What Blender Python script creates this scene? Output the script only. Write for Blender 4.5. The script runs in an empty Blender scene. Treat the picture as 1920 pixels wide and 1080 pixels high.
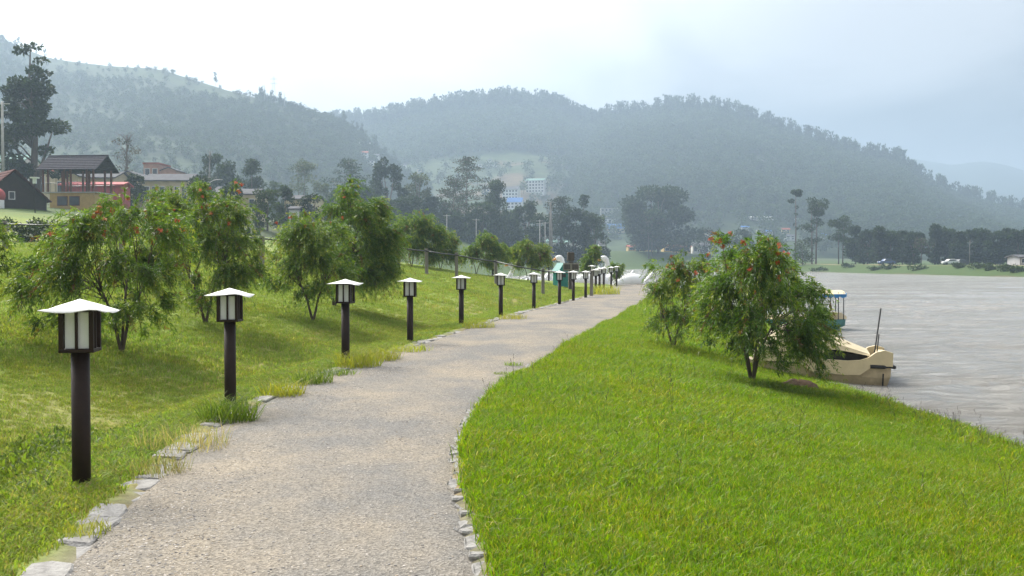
import bpy, bmesh, math, random
import numpy as np
from mathutils import Vector, Matrix

scene = bpy.context.scene
COL = scene.collection
R = math.radians
rng = np.random.default_rng(7)
random.seed(7)

# ------------------------------------------------------------------ camera
EYE = 1.55
F = 2000.0            # focal length in pixels of the 1920 px wide photograph
HZ = 492.0            # row of the horizon
PITCH = math.atan((540 - HZ) / F)
cam_d = bpy.data.cameras.new("camera")
cam = bpy.data.objects.new("camera", cam_d)
COL.objects.link(cam)
cam.location = (0, 0, EYE)
cam.rotation_euler = (R(90) - PITCH, 0, 0)
cam_d.sensor_width = 36
cam_d.lens = 36 * F / 1920
cam_d.clip_start = 0.05
cam_d.clip_end = 20000
scene.camera = cam

# ------------------------------------------------------------------ sky, sun, exposure
SUN_AZ, SUN_EL = R(-38), R(44)
SUN = Vector((math.sin(SUN_AZ) * math.cos(SUN_EL), math.cos(SUN_AZ) * math.cos(SUN_EL), math.sin(SUN_EL)))
w = bpy.data.worlds.new("World")
scene.world = w
w.use_nodes = True
nt = w.node_tree
nt.nodes.clear()
def N(nt, t, **k):
    n = nt.nodes.new(t)
    for a, b in k.items():
        if a in ('operation', 'blend_type', 'data_type', 'noise_dimensions', 'sky_type', 'feature', 'attribute_name',
                 'sun_disc', 'sun_elevation', 'sun_rotation', 'musgrave_type', 'bands_direction', 'wave_type',
                 'attribute_type', 'distance', 'mode', 'interpolation_type', 'clamp', 'normalize', 'air_density', 'dust_density'):
            setattr(n, a, b)
        else:
            n.inputs[a].default_value = b
    return n
out = N(nt, 'ShaderNodeOutputWorld')
bg = N(nt, 'ShaderNodeBackground')
sky = N(nt, 'ShaderNodeTexSky', sky_type='NISHITA', sun_disc=False, sun_elevation=SUN_EL, sun_rotation=SUN_AZ)
skys = N(nt, 'ShaderNodeMix', data_type='RGBA', blend_type='MULTIPLY')
skys.inputs[0].default_value = 1.0
skys.inputs[7].default_value = (0.07, 0.07, 0.07, 1)
nt.links.new(sky.outputs[0], skys.inputs[6])
tc = N(nt, 'ShaderNodeTexCoord')
mp = N(nt, 'ShaderNodeMapping')
mp.inputs['Scale'].default_value = (1.0, 1.0, 2.2)
mp.inputs['Rotation'].default_value = (0.1, 0.25, 0.4)
nt.links.new(tc.outputs['Generated'], mp.inputs['Vector'])
nz = N(nt, 'ShaderNodeTexNoise', Scale=3.0, Detail=7.0, Roughness=0.5, Distortion=0.5)
nt.links.new(mp.outputs[0], nz.inputs['Vector'])
cr = N(nt, 'ShaderNodeValToRGB')
cr.color_ramp.elements[0].position = 0.40; cr.color_ramp.elements[0].color = (0.078, 0.085, 0.097, 1)
cr.color_ramp.elements[1].position = 0.62; cr.color_ramp.elements[1].color = (0.25, 0.253, 0.262, 1)
nt.links.new(nz.outputs[0], cr.inputs[0])
# thin cloud lets the sun's glow through round the sun
dot = N(nt, 'ShaderNodeVectorMath', operation='DOT_PRODUCT')
nt.links.new(tc.outputs['Generated'], dot.inputs[0])
dot.inputs[1].default_value = SUN
mr = N(nt, 'ShaderNodeMapRange', interpolation_type='SMOOTHSTEP')
mr.inputs[1].default_value = 0.52; mr.inputs[2].default_value = 1.0
mr.inputs[3].default_value = 0.0; mr.inputs[4].default_value = 1.0
nt.links.new(dot.outputs['Value'], mr.inputs[0])
gl = N(nt, 'ShaderNodeMix', data_type='RGBA', blend_type='ADD')
gl.inputs[7].default_value = (0.75, 0.74, 0.71, 1)
nt.links.new(mr.outputs[0], gl.inputs[0])
nt.links.new(cr.outputs[0], gl.inputs[6])
mixc = N(nt, 'ShaderNodeMix', data_type='RGBA')
mixc.inputs[0].default_value = 0.985
nt.links.new(skys.outputs[2], mixc.inputs[6])
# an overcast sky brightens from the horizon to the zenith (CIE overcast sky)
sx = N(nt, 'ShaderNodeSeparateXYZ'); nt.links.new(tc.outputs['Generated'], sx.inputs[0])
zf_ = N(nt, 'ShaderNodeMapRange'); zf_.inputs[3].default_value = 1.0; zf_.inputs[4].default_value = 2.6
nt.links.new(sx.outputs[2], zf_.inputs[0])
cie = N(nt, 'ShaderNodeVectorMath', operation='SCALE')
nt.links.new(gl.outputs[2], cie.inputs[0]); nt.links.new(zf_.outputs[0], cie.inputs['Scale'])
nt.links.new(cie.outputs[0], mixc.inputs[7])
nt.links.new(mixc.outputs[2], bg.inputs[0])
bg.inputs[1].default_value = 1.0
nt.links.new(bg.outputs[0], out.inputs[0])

sun_d = bpy.data.lights.new("sun", 'SUN')
sun_d.energy = 2.9
sun_d.angle = R(24)
sun_d.color = (1.0, 0.95, 0.86)
sun = bpy.data.objects.new("sun", sun_d)
COL.objects.link(sun)
sun.rotation_euler = SUN.to_track_quat('Z', 'Y').to_euler()
scene.view_settings.view_transform = 'Standard'
scene.view_settings.look = 'None'
scene.view_settings.exposure = 1.2
scene.view_settings.gamma = 1.0
scene.cycles.max_bounces = 6
scene.cycles.diffuse_bounces = 3
scene.cycles.transparent_max_bounces = 8
scene.cycles.volume_bounces = 1
scene.cycles.use_denoising = True

# ------------------------------------------------------------------ helpers
def ray(u, v):
    a, b = (u - 960) / F, (540 - v) / F
    d = np.array([a, math.cos(PITCH) + b * math.sin(PITCH), -math.sin(PITCH) + b * math.cos(PITCH)])
    return d / d[1]
def at(u, v, D):
    d = ray(u, v)
    return Vector((d[0] * D, D, EYE + d[2] * D))
def uv_of(x, y, z):
    f = y * math.cos(PITCH) - (z - EYE) * math.sin(PITCH)
    up = y * math.sin(PITCH) + (z - EYE) * math.cos(PITCH)
    return 960 + F * x / f, 540 - F * up / f

def _hash(ix, iy, s):
    h = (ix.astype(np.int64) * 374761393 + iy.astype(np.int64) * 668265263 + s * 1274126177) & 0xffffffff
    h = ((h ^ (h >> 13)) * 1274126177) & 0xffffffff
    return ((h ^ (h >> 16)) & 0xffff) / 65535.0
def vnoise(x, y, s=0):
    x = np.asarray(x, float); y = np.asarray(y, float)
    ix, iy = np.floor(x), np.floor(y)
    fx, fy = x - ix, y - iy
    fx = fx * fx * (3 - 2 * fx); fy = fy * fy * (3 - 2 * fy)
    a = _hash(ix, iy, s); b = _hash(ix + 1, iy, s); c = _hash(ix, iy + 1, s); d = _hash(ix + 1, iy + 1, s)
    return (a * (1 - fx) + b * fx) * (1 - fy) + (c * (1 - fx) + d * fx) * fy
def fbm(x, y, s=0, o=4):
    t = 0; a = 0.5; tot = 0
    for i in range(o):
        t = t + a * vnoise(np.asarray(x) * 2 ** i + 17.3 * i, np.asarray(y) * 2 ** i - 9.1 * i, s + i); tot += a; a *= 0.5
    return t / tot - 0.5
def sstep(a, b, x):
    t = np.clip((np.asarray(x, float) - a) / (b - a), 0, 1)
    return t * t * (3 - 2 * t)

def tag(o, label=None, cat=None, group=None, kind=None):
    if label: o['label'] = label
    if cat: o['category'] = cat
    if group: o['group'] = group
    if kind: o['kind'] = kind
    return o
def empty(name, loc, rz=0, label=None, cat=None, group=None):
    o = bpy.data.objects.new(name, None)
    COL.objects.link(o)
    o.location = loc; o.rotation_euler = (0, 0, rz)
    o.empty_display_size = 0.1
    return tag(o, label, cat, group)
def link_mesh(name, me, parent=None, loc=None):
    o = bpy.data.objects.new(name, me)
    COL.objects.link(o)
    if parent: o.parent = parent
    if loc is not None: o.location = loc
    return o
def copy_tree(o, parent=None):
    c = o.copy(); COL.objects.link(c)
    c.parent = parent
    for ch in list(o.children): copy_tree(ch, c)
    return c

class MB:
    """collects shapes, builds ONE mesh"""
    def __init__(s): s.v = []; s.f = []
    def add(s, vs, fs):
        o = len(s.v); s.v += [tuple(p) for p in vs]; s.f += [tuple(i + o for i in f) for f in fs]; return s
    def box(s, x0, x1, y0, y1, z0, z1):
        vs = [(x, y, z) for z in (z0, z1) for y in (y0, y1) for x in (x0, x1)]
        return s.add(vs, [(0, 2, 3, 1), (4, 5, 7, 6), (0, 1, 5, 4), (2, 6, 7, 3), (0, 4, 6, 2), (1, 3, 7, 5)])
    def tube(s, pts, rad, n=8, cap=True):
        pts = [Vector(p) for p in pts]
        k = len(pts); vs = []
        for i, p in enumerate(pts):
            t = (pts[min(i + 1, k - 1)] - pts[max(i - 1, 0)])
            if t.length < 1e-9: t = Vector((0, 0, 1))
            t.normalize()
            a = t.cross(Vector((0, 1, 0.01)) if abs(t.y) < .9 else Vector((1, 0, 0))).normalized()
            b = t.cross(a)
            r = rad[i] if hasattr(rad, '__len__') else rad
            for j in range(n):
                an = 2 * math.pi * j / n
                vs.append(p + (a * math.cos(an) + b * math.sin(an)) * r)
        fs = [(i * n + j, i * n + (j + 1) % n, (i + 1) * n + (j + 1) % n, (i + 1) * n + j) for i in range(k - 1) for j in range(n)]
        if cap: fs += [tuple(range(n - 1, -1, -1)), tuple((k - 1) * n + j for j in range(n))]
        return s.add(vs, fs)
    def ell(s, c, r, nu=10, nv=6):
        vs = [(c[0], c[1], c[2] - r[2])]
        for i in range(1, nv):
            a = -math.pi / 2 + math.pi * i / nv
            for j in range(nu):
                b = 2 * math.pi * j / nu
                vs.append((c[0] + r[0] * math.cos(a) * math.cos(b), c[1] + r[1] * math.cos(a) * math.sin(b), c[2] + r[2] * math.sin(a)))
        vs.append((c[0], c[1], c[2] + r[2]))
        fs = [(0, 1 + (j + 1) % nu, 1 + j) for j in range(nu)]
        for i in range(nv - 2):
            for j in range(nu):
                a = 1 + i * nu
                fs.append((a + j, a + (j + 1) % nu, a + nu + (j + 1) % nu, a + nu + j))
        l = len(vs) - 1; a = 1 + (nv - 2) * nu
        fs += [(a + j, a + (j + 1) % nu, l) for j in range(nu)]
        return s.add(vs, fs)
    def loft(s, rings, closed=True, cap=True):
        n = len(rings[0]); vs = [p for r in rings for p in r]
        m = n if closed else n - 1
        fs = [(i * n + j, i * n + (j + 1) % n, (i + 1) * n + (j + 1) % n, (i + 1) * n + j) for i in range(len(rings) - 1) for j in range(m)]
        if cap: fs += [tuple(range(n - 1, -1, -1)), tuple((len(rings) - 1) * n + j for j in range(n))]
        return s.add(vs, fs)
    def mesh(s, name, mat=None, smooth=False, bevel=0):
        me = bpy.data.meshes.new(name)
        me.from_pydata(s.v, [], s.f)
        bm = bmesh.new(); bm.from_mesh(me)
        bmesh.ops.recalc_face_normals(bm, faces=bm.faces)
        if bevel: bmesh.ops.bevel(bm, geom=list(bm.edges), offset=bevel, segments=1, affect='EDGES', profile=0.5)
        bm.to_mesh(me); bm.free()
        if smooth: me.polygons.foreach_set('use_smooth', [True] * len(me.polygons))
        if mat: me.materials.append(mat)
        return me
    def build(s, name, mat, parent=None, smooth=False, bevel=0, loc=None):
        return link_mesh(name, s.mesh(name, mat, smooth, bevel), parent, loc)

def np_mesh(name, V, Fq, mat, col=None, smooth=False):
    """V (n,3), Fq (m,4) quads or (m,3)"""
    me = bpy.data.meshes.new(name)
    V = np.asarray(V, np.float32); Fq = np.asarray(Fq, np.int32)
    k = Fq.shape[1]
    me.vertices.add(len(V)); me.vertices.foreach_set('co', V.ravel())
    me.loops.add(Fq.size); me.loops.foreach_set('vertex_index', Fq.ravel())
    me.polygons.add(len(Fq))
    me.polygons.foreach_set('loop_start', np.arange(0, Fq.size, k, dtype=np.int32))
    me.polygons.foreach_set('loop_total', np.full(len(Fq), k, np.int32))
    if smooth: me.polygons.foreach_set('use_smooth', np.ones(len(Fq), bool))
    if col is not None:
        a = me.color_attributes.new('col', 'FLOAT_COLOR', 'POINT')
        c = np.ones((len(V), 4), np.float32); c[:, :3] = col
        a.data.foreach_set('color', c.ravel())
    me.materials.append(mat)
    me.update(calc_edges=True)
    return me

# ------------------------------------------------------------------ materials
def new_mat(name):
    m = bpy.data.materials.new(name); m.use_nodes = True
    m.node_tree.nodes.clear()
    o = m.node_tree.nodes.new('ShaderNodeOutputMaterial')
    return m, m.node_tree, o
def mat(name, c, rough=0.7, var=0.25, scale=6.0, bump=0.2, bscale=40.0, metal=0.0, c2=None, spec=0.4, stretch=None):
    m, t, o = new_mat(name)
    p = N(t, 'ShaderNodeBsdfPrincipled', Roughness=rough, Metallic=metal)
    p.inputs['Specular IOR Level'].default_value = spec
    co = t.nodes.new('ShaderNodeTexCoord')
    vec = co.outputs['Object']
    if stretch:
        mpn = N(t, 'ShaderNodeMapping'); mpn.inputs['Scale'].default_value = stretch
        t.links.new(vec, mpn.inputs[0]); vec = mpn.outputs[0]
    nn = N(t, 'ShaderNodeTexNoise', Scale=scale, Detail=5.0, Roughness=0.6)
    t.links.new(vec, nn.inputs['Vector'])
    r = N(t, 'ShaderNodeValToRGB')
    r.color_ramp.elements[0].position = 0.3; r.color_ramp.elements[1].position = 0.7
    lo = tuple(x * (1 - var) for x in c) if c2 is None else c2
    hi = tuple(min(1, x * (1 + var)) for x in c) if c2 is None else c
    r.color_ramp.elements[0].color = (*lo, 1); r.color_ramp.elements[1].color = (*hi, 1)
    t.links.new(nn.outputs[0], r.inputs[0]); t.links.new(r.outputs[0], p.inputs['Base Color'])
    if bump:
        n2 = N(t, 'ShaderNodeTexNoise', Scale=bscale, Detail=4.0)
        t.links.new(vec, n2.inputs['Vector'])
        b = N(t, 'ShaderNodeBump', Strength=bump, Distance=0.02)
        t.links.new(n2.outputs[0], b.inputs['Height']); t.links.new(b.outputs[0], p.inputs['Normal'])
    t.links.new(p.outputs[0], o.inputs[0])
    return m
def leaf_mat(name, tint=(1, 1, 1), trans=0.4, rough=0.5, rand=0.25, spec=0.3, patch=None):
    """colour attribute x tint, per-instance variation, part translucent"""
    m, t, o = new_mat(name)
    a = N(t, 'ShaderNodeAttribute', attribute_name='col')
    oi = t.nodes.new('ShaderNodeObjectInfo')
    mu = N(t, 'ShaderNodeMix', data_type='RGBA', blend_type='MULTIPLY'); mu.inputs[0].default_value = 1
    t.links.new(a.outputs[0], mu.inputs[6]); mu.inputs[7].default_value = (*tint, 1)
    hs = N(t, 'ShaderNodeHueSaturation')
    mr = N(t, 'ShaderNodeMapRange'); mr.inputs[3].default_value = 1 - rand; mr.inputs[4].default_value = 1 + rand
    t.links.new(oi.outputs['Random'], mr.inputs[0]); t.links.new(mr.outputs[0], hs.inputs['Value'])
    t.links.new(mu.outputs[2], hs.inputs['Color'])
    last = hs.outputs[0]
    if patch:
        nn = N(t, 'ShaderNodeTexNoise', Scale=patch[0], Detail=4.0, Roughness=0.65)
        t.links.new(oi.outputs['Location'], nn.inputs['Vector'])
        rr = N(t, 'ShaderNodeMapRange'); rr.inputs[1].default_value = 0.42; rr.inputs[2].default_value = 0.66
        t.links.new(nn.outputs[0], rr.inputs[0])
        mx = N(t, 'ShaderNodeMix', data_type='RGBA', blend_type='MULTIPLY')
        t.links.new(rr.outputs[0], mx.inputs[0]); t.links.new(last, mx.inputs[6]); mx.inputs[7].default_value = (*patch[1], 1)
        last = mx.outputs[2]
    p = N(t, 'ShaderNodeBsdfPrincipled', Roughness=rough)
    p.inputs['Specular IOR Level'].default_value = spec
    tr = t.nodes.new('ShaderNodeBsdfTranslucent')
    t.links.new(last, p.inputs['Base Color'])
    br = N(t, 'ShaderNodeMix', data_type='RGBA', blend_type='MULTIPLY'); br.inputs[0].default_value = 1
    br.inputs[7].default_value = (1.5, 1.6, 0.7, 1)
    t.links.new(last, br.inputs[6]); t.links.new(br.outputs[2], tr.inputs[0])
    ms = N(t, 'ShaderNodeMixShader'); ms.inputs[0].default_value = trans
    t.links.new(p.outputs[0], ms.inputs[1]); t.links.new(tr.outputs[0], ms.inputs[2]); t.links.new(ms.outputs[0], o.inputs[0])
    return m

M = {}
M['bronze'] = mat('dark_brown_paint', (0.024, 0.013, 0.009), 0.6, 0.3, 9, 0.12, 60, spec=0.25)
M['roof_white'] = mat('white_sheet_metal', (0.74, 0.73, 0.70), 0.5, 0.07, 12, 0.06, 30)
M['opal'] = mat('opal_panel', (0.78, 0.80, 0.80), 0.35, 0.04, 8, 0.0)
M['bark'] = mat('bark', (0.10, 0.075, 0.055), 0.9, 0.5, 14, 0.6, 60, stretch=(1, 1, .25))
M['bark_grey'] = mat('bark_grey', (0.22, 0.20, 0.18), 0.9, 0.4, 3, 0.4, 20, stretch=(1, 1, .25))
M['bark_far'] = mat('bark_far', (0.13, 0.105, 0.09), 0.9, 0.3, 2, 0, stretch=(1, 1, .25))
M['wood'] = mat('weathered_wood', (0.21, 0.19, 0.165), 0.9, 0.35, 10, 0.5, 50, stretch=(1, 1, .15))
M['wood_dark'] = mat('dark_wood', (0.07, 0.055, 0.045), 0.85, 0.35, 10, 0.4, 50, stretch=(1, 1, .2))
M['pipe'] = mat('black_pipe', (0.03, 0.03, 0.032), 0.35, 0.3, 6, 0.05, 30, spec=0.6)
M['stone'] = mat('kerb_stone', (0.36, 0.345, 0.325), 0.95, 0.35, 9, 0.9, 35, c2=(0.20, 0.19, 0.18), spec=.15)
M['beige'] = mat('cream_fibreglass', (0.62, 0.51, 0.31), 0.38, 0.08, 5, 0.05, 30, spec=0.5)
M['cream_dirty'] = mat('stained_hull', (0.52, 0.42, 0.26), 0.5, 0.18, 6, 0.05, 30)
M['rubber'] = mat('black_rubber', (0.02, 0.02, 0.02), 0.6, 0.3, 10, 0.1)
M['dark_in'] = mat('dark_cockpit', (0.035, 0.033, 0.032), 0.7, 0.3, 8, 0.1)
M['swan'] = mat('white_fibreglass', (0.78, 0.78, 0.77), 0.35, 0.05, 4, 0.04, 20, spec=0.5)
M['orange'] = mat('orange_beak', (0.65, 0.28, 0.03), 0.5, 0.1)
M['black'] = mat('black_paint', (0.02, 0.02, 0.02), 0.5, 0.2)
M['tan'] = mat('tan_panel', (0.42, 0.33, 0.22), 0.6, 0.15)
M['teal'] = mat('teal_paint', (0.01, 0.19, 0.165), 0.5, 0.15, 8, 0.1)
M['blue'] = mat('blue_canvas', (0.04, 0.22, 0.50), 0.6, 0.15, 8, 0.1)
M['hull_teal'] = mat('hull_blue_green', (0.10, 0.28, 0.27), 0.5, 0.15)
M['soil'] = mat('bare_soil', (0.16, 0.10, 0.065), 0.95, 0.4, 8, 0.8, 25)
M['tile_grey'] = mat('grey_roof_tile', (0.055, 0.050, 0.062), 0.9, 0.3, 5, 0.2, 12, spec=.08)
M['tile_brown'] = mat('brown_roof_tile', (0.10, 0.036, 0.03), 0.9, 0.3, 5, 0.2, 12, spec=.08)
M['timber'] = mat('red_brown_timber', (0.13, 0.05, 0.03), 0.7, 0.25, 6, 0.1)
M['plank_dark'] = mat('dark_plank_wall', (0.032, 0.022, 0.018), 0.8, 0.3, 4, 0.3, 10)
M['ochre'] = mat('ochre_wall', (0.48, 0.32, 0.11), 0.8, 0.15, 3, 0.1)
M['cream_w'] = mat('cream_wall', (0.55, 0.46, 0.30), 0.85, 0.15, 1, 0.1)
M['white_w'] = mat('white_wall', (0.70, 0.70, 0.69), 0.8, 0.1, 1, 0.05)
M['grey_w'] = mat('grey_wall', (0.36, 0.36, 0.37), 0.85, 0.15, 1, 0.05)
M['pink_w'] = mat('pink_wall', (0.42, 0.24, 0.19), 0.85, 0.2, 1, 0.05)
M['red_wall'] = mat('red_wall', (0.40, 0.075, 0.075), 0.8, 0.2, 2, 0.05)
M['roof_g'] = mat('grey_sheet_roof', (0.10, 0.10, 0.108), 0.9, 0.2, 1, 0.05, spec=.1)
M['roof_r'] = mat('red_sheet_roof', (0.30, 0.10, 0.07), 0.9, 0.2, 1, 0.05, spec=.1)
M['roof_b'] = mat('blue_sheet_roof', (0.09, 0.21, 0.5), 0.85, 0.15, 1, 0.05, spec=.1)
M['roof_gr'] = mat('green_sheet_roof', (0.17, 0.27, 0.24), 0.9, 0.15, 1, 0.05, spec=.1)
M['glass'] = mat('window_glass', (0.035, 0.045, 0.055), 0.12, 0.3, 2, 0, spec=0.7)
M['steel'] = mat('galvanised_steel', (0.42, 0.43, 0.44), 0.5, 0.15, 8, 0.05)
M['concrete'] = mat('concrete', (0.40, 0.39, 0.36), 0.9, 0.2, 3, 0.2)
M['car_w'] = mat('white_car_paint', (0.72, 0.72, 0.72), 0.25, 0.03, 3, 0, spec=0.6)
M['car_b'] = mat('blue_car_paint', (0.05, 0.09, 0.20), 0.25, 0.05, 3, 0, spec=0.6)
M['car_d'] = mat('dark_car_paint', (0.04, 0.04, 0.045), 0.25, 0.05, 3, 0, spec=0.6)
M['flower'] = mat('red_bottlebrush', (0.50, 0.045, 0.022), 0.8, 0.5, 30, 0, c2=(0.62, 0.16, 0.05))
M['white_fl'] = mat('white_petals', (0.75, 0.74, 0.70), 0.8, 0.1)
M['leaf'] = leaf_mat('bottlebrush_leaf', trans=0.42, rough=0.42, rand=0.06, spec=0.45)
M['leaf_far'] = leaf_mat('tree_leaf', trans=0.25, rough=0.6, rand=0.12, spec=0.2)
M['forest'] = leaf_mat('forest_leaf', trans=0.2, rough=0.7, rand=0.35, spec=0.1)
M['lawn_blade'] = leaf_mat('lawn_blade', trans=0.4, rough=0.6, rand=0.25, spec=0.2, patch=(0.55, (1.2, 1.02, 0.8)))
M['bank_blade'] = leaf_mat('bank_blade', trans=0.45, rough=0.5, rand=0.22, spec=0.25, patch=(0.42, (1.25, 1.04, 0.9)))

# ------------------------------------------------------------------ terrain functions
_y = np.linspace(-12, 90, 1021)
def _curve(ys, xs):
    c = np.interp(_y, ys, xs)
    k = np.hanning(31); k /= k.sum()
    return np.convolve(np.pad(c, 15, mode='edge'), k, mode='valid')
_L = _curve([-12, 3, 5.3, 7.6, 10, 11.6, 15, 20, 26.7, 34, 41, 51, 67, 75, 90], [-1.6, -2.1, -2.27, -2.55, -2.82, -2.82, -2.55, -1.84, -.8, .45, 1.9, 3.8, 6.4, 7.0, 7.0])
_Rr = _curve([-12, 3, 5.3, 6.1, 7.6, 8.7, 10.1, 11.6, 13.7, 15.8, 20, 26.7, 32.3, 41, 61, 72, 90], [.6, .0, -.16, -.29, -.44, -.50, -.50, -.43, -.2, .2, .95, 2.15, 3.3, 5.0, 8.2, 9.6, 9.8])
def pl(y): return np.interp(y, _y, _L)
def pr(y): return np.interp(y, _y, _Rr)

WATER = -0.8
LAKE = np.array([(6.8, -40), (6.5, 5), (6.3, 13), (6.25, 15), (6.2, 17.5), (6.1, 20), (6.9, 23), (8.2, 28), (9.6, 40), (11, 55), (12.2, 68), (11.8, 76), (9, 78.5),
                 (3, 79.5), (-4, 80), (-9, 85), (-8, 110), (-2, 160), (12, 250), (32, 330), (52, 392), (66, 325), (73.5, 261), (77, 196), (80.5, 168),
                 (92, 130), (150, 95), (420, 60), (420, -40)], float)
def lake_sd(x, y):
    x = np.asarray(x, float); y = np.asarray(y, float)
    d = np.full(x.shape, 1e9); ins = np.zeros(x.shape, bool)
    n = len(LAKE)
    for i in range(n):
        ax, ay = LAKE[i]; bx, by = LAKE[(i + 1) % n]
        ex, ey = bx - ax, by - ay
        t = np.clip(((x - ax) * ex + (y - ay) * ey) / (ex * ex + ey * ey), 0, 1)
        d = np.minimum(d, np.hypot(x - ax - t * ex, y - ay - t * ey))
        if ay != by:
            ins ^= ((ay > y) != (by > y)) & (x < (bx - ax) * (y - ay) / (by - ay) + ax)
    return np.where(ins, -d, d)

_B = np.array([-.6, -.48, -.355, -.23, -.105, -.03, .02, .095, .1375, .27, .47, .7])
_D = np.array([50, 80, 120, 200, 300, 420, 600, 900, 1500], float)
_T = np.array([[3.2, 3.0, 2.4, 1.7, 1.2, .7, .4, .1, 0, 0, 0, 0],
               [5.6, 5.0, 4.3, 3.0, 1.6, .6, .3, 0, 0, 0, 0, 0],
               [9, 8, 7.3, 5.4, 3, 1.5, .8, .5, .5, .5, .5, .5],
               [14, 13, 11.5, 9.5, 6.5, 4.5, 2.5, 1, 1, 1, 1, 1],
               [20, 19, 17, 14, 9.5, 7.5, 5, 3, 2, 1.0, 1.0, 1.0],
               [27, 25, 23, 19, 13, 10, 7, 6, 5.8, 1.5, 1.3, 1.3],
               [38, 36, 32, 25, 17, 13, 9, 8, 7.5, 4, 2, 2],
               [60, 55, 45, 34, 24, 18, 13, 11, 10, 6, 4, 4],
               [60, 55, 45, 34, 24, 18, 13, 11, 10, 6, 4, 4]], float)
def far_table(x, y):
    y = np.maximum(y, 1.0)
    b = np.clip(x / y, _B[0], _B[-1]); ld = np.log(np.clip(y, _D[0], _D[-1])); lD = np.log(_D)
    i = np.clip(np.searchsorted(_B, b) - 1, 0, len(_B) - 2); j = np.clip(np.searchsorted(lD, ld) - 1, 0, len(_D) - 2)
    fb = (b - _B[i]) / (_B[i + 1] - _B[i]); fd = (ld - lD[j]) / (lD[j + 1] - lD[j])
    fb = fb * fb * (3 - 2 * fb) * .5 + fb * .5
    return (_T[j, i] * (1 - fb) + _T[j, i + 1] * fb) * (1 - fd) + (_T[j + 1, i] * (1 - fb) + _T[j + 1, i + 1] * fb) * fd

def ground(x, y):
    x = np.asarray(x, float); y = np.asarray(y, float)
    x, y = np.broadcast_arrays(x, y)
    L, Rr = pl(y), pr(y)
    dl, dr = L - x, x - Rr
    sd = lake_sd(x, y)
    ditch = np.interp(y, [-10, 6, 10, 20, 30, 36, 42, 47, 52], [1, 1.1, .9, .6, .5, .5, 1.1, 1.3, 0])
    near = np.interp(dl, [0, .35, .75, 1.0, 1.3, 1.7, 2.3, 3.1], [-.01, -.02, -.04, -.15, -.22, -.14, .04, .2]) 
    near = np.where(dl < 3.1, np.where(near < 0, near * ditch, near), near)
    near = near + np.where(dl > 3.1, 2.0 * (1 - np.exp(-(np.maximum(dl, 3.1) - 3.1) / 9)), 0)
    near = near + .10 * fbm(x * .35, y * .35, 5, 3) * sstep(1.0, 4, dl)
    far = far_table(x, y) + .5 * fbm(x * .03, y * .03, 11, 3) * sstep(60, 200, y)
    wf = sstep(46, 74, y)
    base = np.where(dl > 0, near, 0.0) * (1 - wf) + far * wf
    W = np.where(y < 90, 4.0, np.where(x > .2 * y - 5, 14.0, 40.0))
    z = WATER + (base - WATER) * sstep(0, 1, sd / W)
    t = dr / np.maximum(dr + np.maximum(sd, 0), 1e-3)
    bank = WATER * np.clip(t, 0, 1) ** 1.45 + .05 * fbm(x * .5, y * .5, 21, 3) * np.clip(4 * t * (1 - t), 0, 1)
    z = np.where((dr > 0) & (y < 74), bank, z)
    z = np.where((dr <= 0) & (dl <= 0) & (y < 74.5), -0.04, z)
    z = np.where(sd < 0, WATER - np.minimum(1.5, .35 * -sd), z)
    return z
def gz(x, y): return float(ground(np.array([x]), np.array([y]))[0])

def _mount(us, vs, D0, D1, zb, pw, seed, amp):
    us = (np.array(us, float) - 960) / F; vs = np.array(vs, float)
    bb = np.linspace(-1.2, 1.3, 1600)
    k = np.hanning(9); k /= k.sum()
    rv = np.convolve(np.pad(np.interp(bb, us, vs), 4, mode='edge'), k, mode='valid')
    def f(x, y):
        x = np.asarray(x, float); y = np.maximum(np.asarray(y, float), 1)
        b = x / y
        d1 = D1(b); d0 = D0(b)
        zr = EYE + (HZ - np.interp(b, bb, rv)) / F * d1
        s = (y - d0) / (d1 - d0)
        P = np.where(s < 1, np.clip(s, 0, 1) ** pw, 1 - .8 * (s - 1))
        g = fbm(x / 160, y / 260, seed, 5) * amp * np.clip(s, 0, 1) * np.clip(1.15 - s, 0, 1) * 3
        return np.where(s < 0, -60 + 0 * s, zb + (zr - zb) * P + g - 20 * sstep(.06, 0, s))
    f.D0, f.D1 = D0, D1
    return f
c_ = lambda v: (lambda b: v + 0 * b)
m_left = _mount([-1200, -300, 0, 100, 200, 300, 400, 450, 520, 600, 640, 672, 720, 800, 900, 1000, 1100, 3000],
                [60, 40, 68, 108, 124, 132, 160, 176, 196, 220, 232, 250, 290, 352, 395, 450, 520, 700],
                lambda b: 400 + 250 * sstep(-.35, 0, b), lambda b: 880 + 80 * np.sin(b * 9), 18, 1.1, 31, 30)
m_mid = _mount([-1200, 400, 560, 640, 690, 730, 770, 830, 900, 960, 1020, 1060, 1110, 1160, 1250, 1350, 1450, 3000],
               [330, 300, 245, 236, 236, 228, 222, 212, 207, 202, 204, 214, 236, 250, 280, 320, 360, 600],
               lambda b: 620 + 0 * b, lambda b: 1230 + 50 * np.sin(b * 14), 8, 1.25, 41, 34)
m_right = _mount([-1200, 900, 1000, 1060, 1100, 1130, 1170, 1240, 1340, 1400, 1470, 1540, 1610, 1650, 1690, 1730, 1800, 1860, 1920, 2050, 2400, 3500],
                 [800, 420, 330, 268, 244, 230, 224, 218, 218, 234, 257, 282, 303, 312, 318, 350, 382, 396, 410, 425, 440, 450],
                 lambda b: 560 + 0 * b, lambda b: 1190 + 50 * np.sin(b * 11 + 1), 2, 1.2, 51, 30)
m_far = _mount([-1200, 1300, 1500, 1620, 1700, 1780, 1850, 1920, 2050, 2300, 3500],
               [420, 340, 310, 300, 296, 310, 304, 322, 300, 330, 380],
               lambda b: 1700 + 0 * b, lambda b: 3000 + 0 * b, 2, 1.1, 61, 60)
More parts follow.
